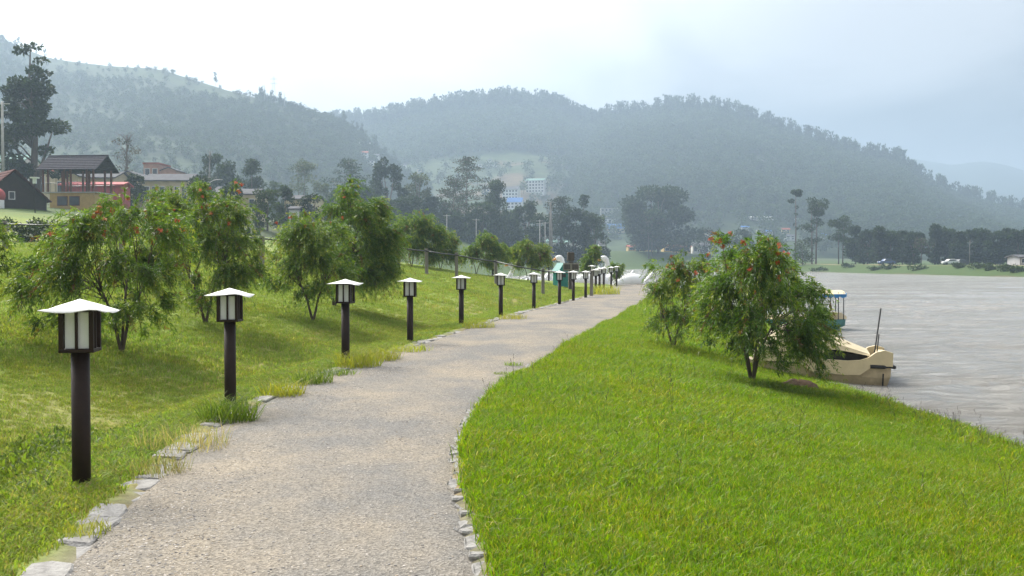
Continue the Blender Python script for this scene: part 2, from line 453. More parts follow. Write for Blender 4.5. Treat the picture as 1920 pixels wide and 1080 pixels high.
def terrain(x, y):
    return np.maximum.reduce([ground(x, y), m_left(x, y), m_mid(x, y), m_right(x, y)])
_ys = 3.0 * 1.0035 ** np.arange(0, 1830)
def hit(u, v, fn=None):
    d = ray(u, v)
    zz = EYE + d[2] * _ys
    g = (fn or terrain)(d[0] * _ys, _ys)
    k = np.nonzero(g >= zz)[0]
    i = k[0] if len(k) else len(_ys) - 1
    if i > 0 and len(k):
        a, b = g[i - 1] - zz[i - 1], g[i] - zz[i]
        t = a / (a - b) if a != b else 0
        Y = _ys[i - 1] + t * (_ys[i] - _ys[i - 1])
    else: Y = _ys[i]
    return Vector((d[0] * Y, Y, EYE + d[2] * Y))
def place(u, D):
    """a point of the ground at bearing u and distance D"""
    x = (u - 960) / F * D
    return Vector((x, D, gz(x, D)))

# ------------------------------------------------------------------ ground sheet
def growth(a, b, s0, g):
    r = [a]; s = s0
    while r[-1] < b: r.append(r[-1] + s); s *= g
    return r
def ground_mat():
    m, t, o = new_mat('turf')
    a = N(t, 'ShaderNodeAttribute', attribute_name='col')
    co = t.nodes.new('ShaderNodeTexCoord')
    n1 = N(t, 'ShaderNodeTexNoise', Scale=0.9, Detail=8.0, Roughness=0.7)
    n2 = N(t, 'ShaderNodeTexNoise', Scale=9.0, Detail=6.0, Roughness=0.7)
    for n in (n1, n2): t.links.new(co.outputs['Object'], n.inputs['Vector'])
    h = N(t, 'ShaderNodeHueSaturation')
    mr = N(t, 'ShaderNodeMapRange'); mr.inputs[1].default_value = .3; mr.inputs[2].default_value = .7; mr.inputs[3].default_value = .65; mr.inputs[4].default_value = 1.35
    t.links.new(n2.outputs[0], mr.inputs[0]); t.links.new(mr.outputs[0], h.inputs['Value']); t.links.new(a.outputs[0], h.inputs['Color'])
    mx = N(t, 'ShaderNodeMix', data_type='RGBA', blend_type='MULTIPLY')
    m2 = N(t, 'ShaderNodeMapRange'); m2.inputs[1].default_value = .48; m2.inputs[2].default_value = .68
    t.links.new(n1.outputs[0], m2.inputs[0]); t.links.new(m2.outputs[0], mx.inputs[0])
    t.links.new(h.outputs[0], mx.inputs[6]); mx.inputs[7].default_value = (1.3, 1.0, .8, 1)
    p = N(t, 'ShaderNodeBsdfPrincipled', Roughness=0.9); p.inputs['Specular IOR Level'].default_value = .15
    t.links.new(mx.outputs[2], p.inputs['Base Color'])
    b = N(t, 'ShaderNodeBump', Strength=.6, Distance=.04); t.links.new(n2.outputs[0], b.inputs['Height']); t.links.new(b.outputs[0], p.inputs['Normal'])
    t.links.new(p.outputs[0], o.inputs[0])
    return m
M['turf'] = ground_mat()
dls = [0, .12, .25, .4, .6, .75, .9, 1.05, 1.2, 1.35, 1.55, 1.8, 2.1, 2.5, 3.0] + growth(3.5, 2600, .5, 1.055)
drs = [0, .1, .2] + [.45 + .3 * i for i in range(40)] + growth(12.6, 2600, .5, 1.05)
ysr = [-10 + .33 * i for i in range(282)] + growth(83.2, 2600, .5, 1.028)
Yr = np.array(ysr)
X = np.concatenate([(pl(Yr)[:, None] - np.array(dls[::-1])[None]), ((pl(Yr) + pr(Yr)) / 2)[:, None], pr(Yr)[:, None] + np.array(drs)[None]], 1)
Yg = np.repeat(Yr[:, None], X.shape[1], 1)
Zg = ground(X, Yg)
# the kerb lines stay at path level
nl = len(dls)
far_lawn = np.array((0.052, 0.088, 0.022)); lawn = np.array((0.185, 0.24, 0.042)); bankc = np.array((0.11, 0.19, 0.012)); mud = np.array((0.12, 0.095, 0.065))
sdg = lake_sd(X, Yg)
C = np.where((X > pr(Yg))[..., None], bankc, lawn)
C = C * (1 - sstep(55, 110, Yg)[..., None]) + far_lawn * sstep(55, 110, Yg)[..., None]
scrub = np.array((0.055, 0.075, 0.028))
sc = (sstep(100, 140, Yg) * sstep(-.14, -.2, X / np.maximum(Yg, 1)) + sstep(440, 520, Yg)).clip(0, 1)[..., None]
C = C * (1 - sc) + scrub * sc
mu_ = sstep(.5, -.2, sdg)[..., None]
C = C * (1 - mu_) + mud * mu_
drg = X - pr(Yg)
ks = (np.where((dlg0 := pl(Yg) - X) > -.01, sstep(.22, .05, dlg0), 0) + np.where(drg > -.01, sstep(.22, .05, drg), 0)).clip(0, 1)[..., None] * (Yg < 74)[..., None]
C = C * (1 - ks) + np.array((0.17, 0.15, 0.10)) * ks
# bare ditch flank by the culvert, dry strip on the ditch side
dlg = pl(Yg) - X
dry = (sstep(.9, 1.5, dlg) * sstep(3.4, 2.0, dlg) * (0.35 + .9 * (fbm(X * .7, Yg * .35, 77) + .3)) * sstep(4, 9, Yg) * sstep(60, 45, Yg)).clip(0, .5)[..., None]
C = C * (1 - dry) + np.array((0.20, 0.155, 0.062)) * dry
# dirt road behind the far bank
rd = (np.exp(-((sdg - 17) / 2.2) ** 2) * (Yg > 140) * (X > .2 * Yg)).clip(0, 1)[..., None] * .9
C = C * (1 - rd) + np.array((0.36, 0.28, 0.18)) * rd
ny, nx = X.shape
idx = np.arange(ny * nx).reshape(ny, nx)
Q = np.stack([idx[:-1, :-1], idx[:-1, 1:], idx[1:, 1:], idx[1:, :-1]], -1).reshape(-1, 4)
tag(link_mesh('ground', np_mesh('ground', np.stack([X, Yg, Zg], -1).reshape(-1, 3), Q, M['turf'], C.reshape(-1, 3), True)), kind='structure')

# ------------------------------------------------------------------ path
def path_mat():
    m, t, o = new_mat('gravel_path')
    co = t.nodes.new('ShaderNodeTexCoord')
    def nz(s, d=6.0, r=.6, vec=None):
        n = N(t, 'ShaderNodeTexNoise', Scale=s, Detail=d, Roughness=r)
        t.links.new(vec or co.outputs['Object'], n.inputs['Vector']); return n.outputs[0]
    mp = N(t, 'ShaderNodeMapping'); mp.inputs['Scale'].default_value = (1, .6, 1); t.links.new(co.outputs['Object'], mp.inputs[0])
    big = nz(.75, 6, .65, mp.outputs[0]); fine = nz(60, 4, .7)
    r = N(t, 'ShaderNodeValToRGB')
    r.color_ramp.elements[0].position = .40; r.color_ramp.elements[0].color = (.178, .168, .155, 1)
    r.color_ramp.elements[1].position = .64; r.color_ramp.elements[1].color = (.275, .235, .182, 1)
    t.links.new(big, r.inputs[0])
    vo = N(t, 'ShaderNodeTexVoronoi', Scale=70.0, Randomness=1.0); t.links.new(co.outputs['Object'], vo.inputs['Vector'])
    rr = N(t, 'ShaderNodeMapRange'); rr.inputs[3].default_value = .5; rr.inputs[4].default_value = 1.42
    t.links.new(vo.outputs['Color'], rr.inputs[0])
    hs = N(t, 'ShaderNodeHueSaturation'); t.links.new(rr.outputs[0], hs.inputs['Value']); t.links.new(r.outputs[0], hs.inputs['Color'])
    p = N(t, 'ShaderNodeBsdfPrincipled', Roughness=.92); p.inputs['Specular IOR Level'].default_value = .2
    t.links.new(hs.outputs[0], p.inputs['Base Color'])
    ad = N(t, 'ShaderNodeMath', operation='ADD'); t.links.new(vo.outputs['Distance'], ad.inputs[0]); t.links.new(fine, ad.inputs[1])
    b = N(t, 'ShaderNodeBump', Strength=.7, Distance=.012); t.links.new(ad.outputs[0], b.inputs['Height']); t.links.new(b.outputs[0], p.inputs['Normal'])
    t.links.new(p.outputs[0], o.inputs[0]); return m
M['path'] = path_mat()
py = np.arange(-8, 74.3, .2)
tt = np.linspace(0, 1, 25)
Lp, Rp = pl(py) - .06, pr(py) + .05
PX = Lp[:, None] * (1 - tt) + Rp[:, None] * tt
PY = np.repeat(py[:, None], 25, 1)
def path_z(x, y):
    t = np.clip((x - pl(y)) / (pr(y) - pl(y)), 0, 1)
    return -.02 + .035 * 4 * t * (1 - t) * .6 + .035 * fbm(x * 1.1, y * .8, 91, 4)
PZ = path_z(PX, PY)
PZ[:, 0] -= .03; PZ[:, -1] -= .03
idx = np.arange(PX.size).reshape(PX.shape)
Q = np.stack([idx[:-1, :-1], idx[:-1, 1:], idx[1:, 1:], idx[1:, :-1]], -1).reshape(-1, 4)
path = tag(link_mesh('path', np_mesh('path', np.stack([PX, PY, PZ], -1).reshape(-1, 3), Q, M['path'], None, True)), kind='structure')

# kerb stones: flat irregular slabs on the left, small setts on the right
def stone_mesh(seed, l, wd, h):
    r = random.Random(seed); n = 8; rings = []
    ang = [2 * math.pi * (i + .35 * (r.random() - .5)) / n for i in range(n)]
    rad = [1 + .34 * (r.random() - .5) for _ in ang]
    def sq(a): return 1 / max(abs(math.cos(a)), abs(math.sin(a))) ** .75
    tilt = [(r.random() - .5) * .035 for _ in range(n)]
    for s, z in ((1.0, -h), (1.0, -.012), (.9, 0.0)):
        rings.append([(math.cos(a) * q * sq(a) * l / 2 * s, math.sin(a) * q * sq(a) * wd / 2 * s, z + (tt_ if z > -h else 0)) for a, q, tt_ in zip(ang, rad, tilt)])
    return MB().loft(rings).mesh('kerb_stone', M['stone'])
big_st = [stone_mesh(i, .36, .25, .12) for i in range(6)]
sm_st = [stone_mesh(20 + i, .21, .15, .1) for i in range(6)]
def kerb(fn, side, y, yend, ms, step, off, gap):
    while y < yend:
        s = random.uniform(.7, 1.25)
        dx = float(fn(y + .2) - fn(y - .2)) / .4
        adv = step * s / math.hypot(1, dx)
        if random.random() > gap(y):
            x = float(fn(y)) + off + random.uniform(-.03, .03)
            o = link_mesh('kerb_stone', random.choice(ms), path, (x, y, random.uniform(-.03, -.008)))
            o.rotation_euler = (random.uniform(-.04, .04), random.uniform(-.04, .04), math.atan2(1, dx) + random.uniform(-.12, .12))
            o.scale = (s, random.uniform(.8, 1.15), 1)
        y += adv + random.uniform(.01, .05)
kerb(pl, -1, 3.6, 60, big_st, .34, -.09, lambda y: .0 if y < 9 else .25 if y < 16 else .25)
kerb(pr, 1, 3.6, 34, sm_st, .20, .06, lambda y: .05 if y < 6.2 else .25 if y < 7.6 else .03 if y < 20 else .35)

# ------------------------------------------------------------------ water
def water_mat():
    m, t, o = new_mat('lake_water')
    p = N(t, 'ShaderNodeBsdfPrincipled', Roughness=.12, IOR=1.33)
    p.inputs['Specular IOR Level'].default_value = .5
    co = t.nodes.new('ShaderNodeTexCoord')
    mp = N(t, 'ShaderNodeMapping'); mp.inputs['Scale'].default_value = (.55, 1.5, 1); mp.inputs['Rotation'].default_value = (0, 0, R(-14))
    t.links.new(co.outputs['Object'], mp.inputs[0])
    n1 = N(t, 'ShaderNodeTexNoise', Scale=2.2, Detail=8.0, Roughness=.72, Distortion=.6)
    t.links.new(mp.outputs[0], n1.inputs['Vector'])
    n2 = N(t, 'ShaderNodeTexNoise', Scale=.12, Detail=4.0); t.links.new(mp.outputs[0], n2.inputs['Vector'])
    r = N(t, 'ShaderNodeValToRGB')
    r.color_ramp.elements[0].position = .35; r.color_ramp.elements[0].color = (.28, .262, .23, 1)
    r.color_ramp.elements[1].position = .65; r.color_ramp.elements[1].color = (.39, .375, .345, 1)
    t.links.new(n2.outputs[0], r.inputs[0]); t.links.new(r.outputs[0], p.inputs['Base Color'])
    b = N(t, 'ShaderNodeBump', Strength=1.0, Distance=.34); t.links.new(n1.outputs[0], b.inputs['Height']); t.links.new(b.outputs[0], p.inputs['Normal'])
    t.links.new(p.outputs[0], o.inputs[0]); return m
M['water'] = water_mat()
wx = np.array(growth(5.5, 40, .22, 1.0) + growth(40.3, 420, .4, 1.05))
wx = np.concatenate([np.array([-30, -20, -10, -4, 0, 3]), wx])
wy = np.array([-39, -20, -5, 4] + growth(8, 60, .16, 1.0) + growth(60.3, 430, .25, 1.03))
WX, WY = np.meshgrid(wx, wy)
def waves(x, y):
    xr, yr = x * .97 - y * .24, x * .24 + y * .97
    h = .13 * fbm(xr * .28, yr * .8, 3, 3) + .13 * (1 - np.abs(2 * vnoise(xr * .5 + 3, yr * 1.5, 8) - 1)) ** 2 * vnoise(xr * .1, yr * .15, 9)
    return h * sstep(300, 60, y)
WZ = WATER + waves(WX, WY) - .01
idx = np.arange(WX.size).reshape(WX.shape)
Q = np.stack([idx[:-1, :-1], idx[:-1, 1:], idx[1:, 1:], idx[1:, :-1]], -1).reshape(-1, 4)
tag(link_mesh('water', np_mesh('water', np.stack([WX, WY, WZ], -1).reshape(-1, 3), Q, M['water'], None, True)), kind='structure')

# ------------------------------------------------------------------ mountains
def mountain(name, fn, u0, u1, nb, ns, colf):
    b = (np.linspace(u0, u1, nb) - 960) / F
    s = np.concatenate([np.linspace(-.02, 1.0, ns), [1.05, 1.15, 1.3]])
    B, S = np.meshgrid(b, s)
    Y = fn.D0(B) + (fn.D1(B) - fn.D0(B)) * S
    Xm = B * Y
    Z = np.maximum(fn(Xm, Y), -1.5)
    idx = np.arange(B.size).reshape(B.shape)
    Q = np.stack([idx[:-1, :-1], idx[:-1, 1:], idx[1:, 1:], idx[1:, :-1]], -1).reshape(-1, 4)
    C = colf(B, S, Xm, Y)
    o = link_mesh(name, np_mesh(name, np.stack([Xm, Y, Z], -1).reshape(-1, 3), Q, M['turf_far'], C.reshape(-1, 3), True))
    return tag(o, kind='structure')
def mat_attr(name, scale, v):
    m, t, o = new_mat(name)
    a = N(t, 'ShaderNodeAttribute', attribute_name='col'); co = t.nodes.new('ShaderNodeTexCoord')
    n2 = N(t, 'ShaderNodeTexNoise', Scale=scale, Detail=7.0, Roughness=.7); t.links.new(co.outputs['Object'], n2.inputs['Vector'])
    mr = N(t, 'ShaderNodeMapRange'); mr.inputs[1].default_value = .3; mr.inputs[2].default_value = .7; mr.inputs[3].default_value = 1 - v; mr.inputs[4].default_value = 1 + v
    h = N(t, 'ShaderNodeHueSaturation'); t.links.new(n2.outputs[0], mr.inputs[0]); t.links.new(mr.outputs[0], h.inputs['Value']); t.links.new(a.outputs[0], h.inputs['Color'])
    p = N(t, 'ShaderNodeBsdfPrincipled', Roughness=.95); p.inputs['Specular IOR Level'].default_value = .1
    t.links.new(h.outputs[0], p.inputs['Base Color'])
    t.links.new(p.outputs[0], o.inputs[0]); return m
M['turf_far'] = mat_attr('hillside', .06, .4)
forest_c = np.array((.022, .034, .016)); grass_c = np.array((.05, .072, .028)); field_c = np.array((.075, .095, .04)); red_c = np.array((.14, .09, .06))
def blend(a, b, w): w = np.clip(w, 0, 1)[..., None]; return a * (1 - w) + b * w
def col_left(B, S, x, y):
    c = np.broadcast_to(np.array((.038, .053, .024)), B.shape + (3,))
    c = blend(c, grass_c * .75, sstep(.05, .35, fbm(x / 60, y / 90, 13)) )
    c = blend(c, grass_c * .9, sstep(.86, .97, S) * sstep(-.5, -.38, B) * sstep(-.2, -.27, B))
    return c
def terraces(B, S): return sstep(-.18, -.12, B) * sstep(.12, .02, B) * sstep(.05, .15, S) * sstep(.72, .6, S)
def col_mid(B, S, x, y):
    c = np.broadcast_to(forest_c, B.shape + (3,))
    t = terraces(B, S)
    c = blend(c, grass_c, t)
    band = (np.sin(S * 95 + 4 * fbm(x / 90, y / 90, 6)) > .2) * vnoise(x / 70, y / 40, 14)
    c = blend(c, field_c, t * sstep(.35, .75, band))
    c = blend(c, red_c, t * sstep(.62, .8, vnoise(x / 40, y / 25, 19)) * .7)
    return c
def col_right(B, S, x, y):
    c = np.broadcast_to(forest_c, B.shape + (3,))
    c = blend(c, grass_c, sstep(.30, .08, S) * sstep(.34, .24, B) * .9)
    c = blend(c, red_c, np.exp(-((B - .235) / .03) ** 2 - ((S - .62) / .10) ** 2) * sstep(.35, .6, vnoise(x / 15, y / 60, 24)) * 1.1)
    return c
mountain('hill_tea_slope', m_left, -1100, 1080, 330, 60, col_left)
mountain('hill_terraced', m_mid, 300, 1500, 280, 80, col_mid)
mountain('hill_forested', m_right, 930, 3100, 380, 70, col_right)
mountain('hill_cloudy', m_far, 1250, 3300, 160, 30, lambda B, S, x, y: np.broadcast_to(forest_c * 1.1, B.shape + (3,)))

# ------------------------------------------------------------------ scatter (only for what nobody could count)
def scatter(name, label, cat, pts, rot, scl, pick, sources):
    me = bpy.data.meshes.new(name)
    pts = np.asarray(pts, np.float32); n = len(pts)
    me.vertices.add(n); me.vertices.foreach_set('co', pts.ravel())
    a = me.attributes.new('rot', 'FLOAT_VECTOR', 'POINT'); a.data.foreach_set('vector', np.asarray(rot, np.float32).ravel())
    a = me.attributes.new('scl', 'FLOAT_VECTOR', 'POINT')
    scl = np.asarray(scl, np.float32)
    if scl.ndim == 1: scl = np.repeat(scl[:, None], 3, 1)
    a.data.foreach_set('vector', scl.ravel())
    a = me.attributes.new('pick', 'INT', 'POINT'); a.data.foreach_set('value', np.asarray(pick, np.int32))
    o = link_mesh(name, me)
    c = bpy.data.collections.new(name + '_pieces')
    for i, s in enumerate(sources):
        c.objects.link(bpy.data.objects.new('%s_piece_%02d' % (name, i), s))
    g = bpy.data.node_groups.new(name + '_scatter', 'GeometryNodeTree')
    g.interface.new_socket('Geometry', in_out='INPUT', socket_type='NodeSocketGeometry')
    g.interface.new_socket('Geometry', in_out='OUTPUT', socket_type='NodeSocketGeometry')
    gi = g.nodes.new('NodeGroupInput'); go = g.nodes.new('NodeGroupOutput')
    ci = g.nodes.new('GeometryNodeCollectionInfo'); ci.inputs[0].default_value = c; ci.inputs[1].default_value = True; ci.inputs[2].default_value = True
    ip = g.nodes.new('GeometryNodeInstanceOnPoints'); ip.inputs['Pick Instance'].default_value = True
    def attr(nm, dt):
        q = g.nodes.new('GeometryNodeInputNamedAttribute'); q.data_type = dt; q.inputs['Name'].default_value = nm; return q.outputs[0]
    g.links.new(gi.outputs[0], ip.inputs['Points']); g.links.new(ci.outputs[0], ip.inputs['Instance'])
    g.links.new(attr('pick', 'INT'), ip.inputs['Instance Index'])
    er = g.nodes.new('FunctionNodeEulerToRotation'); g.links.new(attr('rot', 'FLOAT_VECTOR'), er.inputs[0])
    g.links.new(er.outputs[0], ip.inputs['Rotation'])
    g.links.new(attr('scl', 'FLOAT_VECTOR'), ip.inputs['Scale']); g.links.new(ip.outputs[0], go.inputs[0])
    md = o.modifiers.new('scatter', 'NODES'); md.node_group = g
    return tag(o, label, cat, kind='stuff')

def blades(seed, n, h, wd, spread, lean, cols, stems=0):
    r = np.random.default_rng(seed)
    V, Fq, Cc = [], [], []
    for i in range(n):
        a = r.uniform(0, 6.283); q = spread * math.sqrt(r.uniform()); px, pyy = q * math.cos(a), q * math.sin(a)
        hh = h * r.uniform(.55, 1.15); da = r.uniform(0, 6.283); ln = lean * r.uniform(.2, 1.2) * hh
        dx, dy = math.cos(da) * ln, math.sin(da) * ln
        sa = r.uniform(0, 6.283); sx, sy = math.cos(sa) * wd / 2, math.sin(sa) * wd / 2
        o = len(V)
        V += [(px - sx, pyy - sy, -.01), (px + sx, pyy + sy, -.01), (px + dx * .4 + sx * .8, pyy + dy * .4 + sy * .8, hh * .6), (px + dx * .4 - sx * .8, pyy + dy * .4 - sy * .8, hh * .6),
              (px + dx + sx * .15, pyy + dy + sy * .15, hh * (1 - .25 * lean)), (px + dx - sx * .15, pyy + dy - sy * .15, hh * (1 - .25 * lean))]
        Fq += [(o, o + 1, o + 2, o + 3), (o + 3, o + 2, o + 4, o + 5)]
        c = np.array(cols[r.integers(len(cols))]) * r.uniform(.85, 1.15); Cc += [c] * 6
    return V, Fq, Cc
def tuft(name, mt, *a, **k):
    V, Fq, Cc = blades(*a, **k)
    return np_mesh(name, V, Fq, mt, np.array(Cc))
lawn_cols = [(.165, .24, .04), (.135, .225, .034), (.20, .255, .06), (.18, .245, .05), (.25, .25, .10)]
bank_cols = [(.115, .215, .005), (.14, .24, .006), (.185, .265, .010), (.085, .175, .006), (.24, .25, .04)]
weed_cols = [(.08, .14, .02), (.11, .17, .025), (.13, .18, .04)]
straw = [(.42, .38, .22), (.36, .30, .14), (.3, .3, .12)]
lawn_t = [tuft('lawn_tuft', M['lawn_blade'], 100 + i, 16, .045, .007, .07, .9, lawn_cols) for i in range(4)]
bank_t = [tuft('bank_tuft', M['bank_blade'], 200 + i, 18, .095, .007, .075, .8, bank_cols) for i in range(5)]
weed_t = [tuft('weed_tuft', M['bank_blade'], 300 + i, 12, .09, .022, .08, .9, weed_cols) for i in range(3)]
straw_t = [tuft('straw_tuft', M['bank_blade'], 320 + i, 2, .12, .005, .05, 1.5, straw) for i in range(3)]
def seed_stem(seed):
    r = random.Random(seed); b = MB()
    for i in range(2):
        h = r.uniform(.2, .34); dx, dy = r.uniform(-.1, .1), r.uniform(-.06, .06); ox, oy = r.uniform(-.05, .05), r.uniform(-.05, .05)
        b.tube([(ox, oy, 0), (ox + dx * .4, oy + dy * .4, h * .6), (ox + dx, oy + dy, h)], [.0016, .0013, .001], 3)
        for k in range(3):
            t = 1 - .05 * k; q = (ox + dx * t + r.uniform(-.012, .012), oy + dy * t, h * t); b.ell(q, (.0035, .0035, .007), 4, 3)
    return b.mesh('seed_stem', M['wood_dark'])
seed_t = [seed_stem(i) for i in range(4)]

def sample(n, y0, y1, side, dmax, power=1.0):
    y = y0 + (y1 - y0) * rng.uniform(size=n)
    d = dmax * rng.uniform(size=n) ** power
    x = pl(y) - .21 - d if side < 0 else pr(y) + .11 + d
    return x, y
def in_view(x, y, z, m=140):
    f = np.maximum(y * math.cos(PITCH) - (z - EYE) * math.sin(PITCH), .1)
    u = 960 + F * x / f; v = 540 - F * (y * math.sin(PITCH) + (z - EYE) * math.cos(PITCH)) / f
    return (u > -m * 3) & (u < 1920 + m * 3) & (v < 1080 + m * 3)
def field(name, label, cat, parts):
    P, Rt, S, K, src = [], [], [], [], []
    for (x, y, ms, s0, s1) in parts:
        z = ground(x, y)
        keep = in_view(x, y, z) & (z > WATER + .02)
        x, y, z = x[keep], y[keep], z[keep]; n = len(x)
        P.append(np.stack([x, y, z - .004], 1)); Rt.append(np.stack([rng.uniform(-.12, .12, n), rng.uniform(-.12, .12, n), rng.uniform(0, 6.283, n)], 1))
        S.append(rng.uniform(s0, s1, n) * np.clip(1 + 1.3 * fbm(x * .45, y * .45, 55, 3), .6, 1.5) * (1 + .3 * sstep(2.0, .3, lake_sd(x, y)) * (y < 60) * ((y < 17) | (y > 23)))); K.append(rng.integers(0, len(ms), n) + len(src)); src += ms
    return scatter(name, label, cat, np.concatenate(P), np.concatenate(Rt), np.concatenate(S), np.concatenate(K), src)

def thin(x, y, p): k = rng.uniform(size=len(x)) < p; return x[k], y[k]
xl1, yl1 = sample(26000, 4.5, 14, -1, 7)
xl2, yl2 = sample(42000, 14, 32, -1, 16)
xl3, yl3 = sample(40000, 32, 62, -1, 30)
xv, yv = sample(5200, 4.5, 22, -1, 1.0)
k = (pl(yv) - xv > .3); xv, yv = xv[k], yv[k]
xd = np.concatenate([sample(1500, 5, 13, -1, .6)[0] - .85]); yd = None
yy = rng.uniform(4.5, 11, 520); xd = pl(yy) - .75 - rng.uniform(0, 1.0, 520)
field('lawn_grass', 'short yellowish green mown grass covering the lawn beside the lamps', 'grass',
      [(xl1, yl1, lawn_t, .7, 1.2), (xl2, yl2, lawn_t, .9, 1.5), (xl3, yl3, lawn_t, 1.4, 2.4), (xv, yv, lawn_t, .9, 1.6), (xd, yy, weed_t, .5, 1.1)])
xb1, yb1 = sample(34000, 4, 14, 1, 8.5)
xb2, yb2 = sample(42000, 14, 34, 1, 8.5)
xb3, yb3 = sample(26000, 34, 75, 1, 7)
xe, ye = sample(5200, 10, 34, 1, 8.5); k = (lake_sd(xe, ye) < 1.1) & ((ye < 17.5) | (ye > 23)); xe, ye = xe[k], ye[k]
xs1, ys1 = sample(200, 4.2, 20, 1, 8)
ys2 = rng.uniform(10, 32, 1500); xs2 = pr(ys2) + rng.uniform(3, 9, 1500); k = (lake_sd(xs2, ys2) < .9) & ((ys2 < 17) | (ys2 > 23)) & (lake_sd(xs2, ys2) > 0); xs2, ys2 = xs2[k], ys2[k]
xt, yt = sample(900, 4.2, 15, 1, 7)
xf, yf = sample(2600, 4.2, 20, 1, .25); 
field('bank_grass', 'lush bright green grass on the bank sloping to the lake', 'grass',
      [(xb1, yb1, bank_t, .75, 1.25), (xb2, yb2, bank_t, .9, 1.5), (xb3, yb3, bank_t, 1.3, 2.0), (xe, ye, bank_t, 1.2, 1.9), (xt, yt, straw_t, .7, 1.3), (*sample(420, 4.2, 16, 1, 7), weed_t, .5, 1.1), (xf, yf, bank_t, .5, .8)])
field('seeding_grass', 'thin dark seed stalks standing above the bank grass', 'grass', [(xs1, ys1, seed_t, .6, 1.0), (xs2, ys2, seed_t, .45, .8)])
# loose stones on the path
def pebble(seed, c):
    r = random.Random(seed); b = MB(); b.ell((0, 0, .12), (1, .8, .28), 6, 4)
    b.v = [(x * r.uniform(.75, 1.25), y * r.uniform(.75, 1.25), z * r.uniform(.8, 1.2)) for x, y, z in b.v]
    return b.mesh('pebble', mat('pebble_%d' % seed, c, .9, .25, 3, 0))
peb = [pebble(i, c) for i, c in enumerate([(.30, .27, .24), (.24, .225, .215), (.34, .28, .21), (.15, .14, .135), (.50, .45, .40)])]
npb = 26000
yp = 4.0 + 16 * rng.uniform(size=npb) ** 1.5; tp = rng.uniform(.01, .99, npb)
tp = np.where(rng.uniform(size=npb) < .35, tp * .35, tp)
xp = pl(yp) * (1 - tp) + pr(yp) * tp
k = rng.uniform(size=npb) < np.clip(.55 - 2.2 * fbm(xp * .8, yp * .5, 33), .08, 1); xp, yp = xp[k], yp[k]; npb = len(xp)
scatter('gravel', 'loose grey and tan gravel lying on the path', 'gravel', np.stack([xp, yp, path_z(xp, yp)], 1),
        np.stack([0 * xp, 0 * xp, rng.uniform(0, 6.28, npb)], 1), .003 + .008 * rng.uniform(size=npb) ** 3, rng.integers(0, 5, npb), peb)

# ------------------------------------------------------------------ leaves as arrays
def leaf_quads(P, Dr, Ln, Wd, Nr):
    """diamond leaves: base P, direction Dr, length Ln, width Wd, side hint Nr"""
    Dr = Dr / np.maximum(np.linalg.norm(Dr, axis=1, keepdims=True), 1e-6)
    S = np.cross(Dr, Nr); S /= np.maximum(np.linalg.norm(S, axis=1, keepdims=True), 1e-6)
    mid = P + Dr * (Ln * .45)[:, None]
    V = np.stack([P, mid + S * (Wd / 2)[:, None], P + Dr * Ln[:, None], mid - S * (Wd / 2)[:, None]], 1)
    n = len(P); Fq = np.arange(4 * n).reshape(n, 4)
    return V.reshape(-1, 3), Fq
def unit(n, g):
    d = g.normal(size=(n, 3)); return d / np.linalg.norm(d, axis=1, keepdims=True)

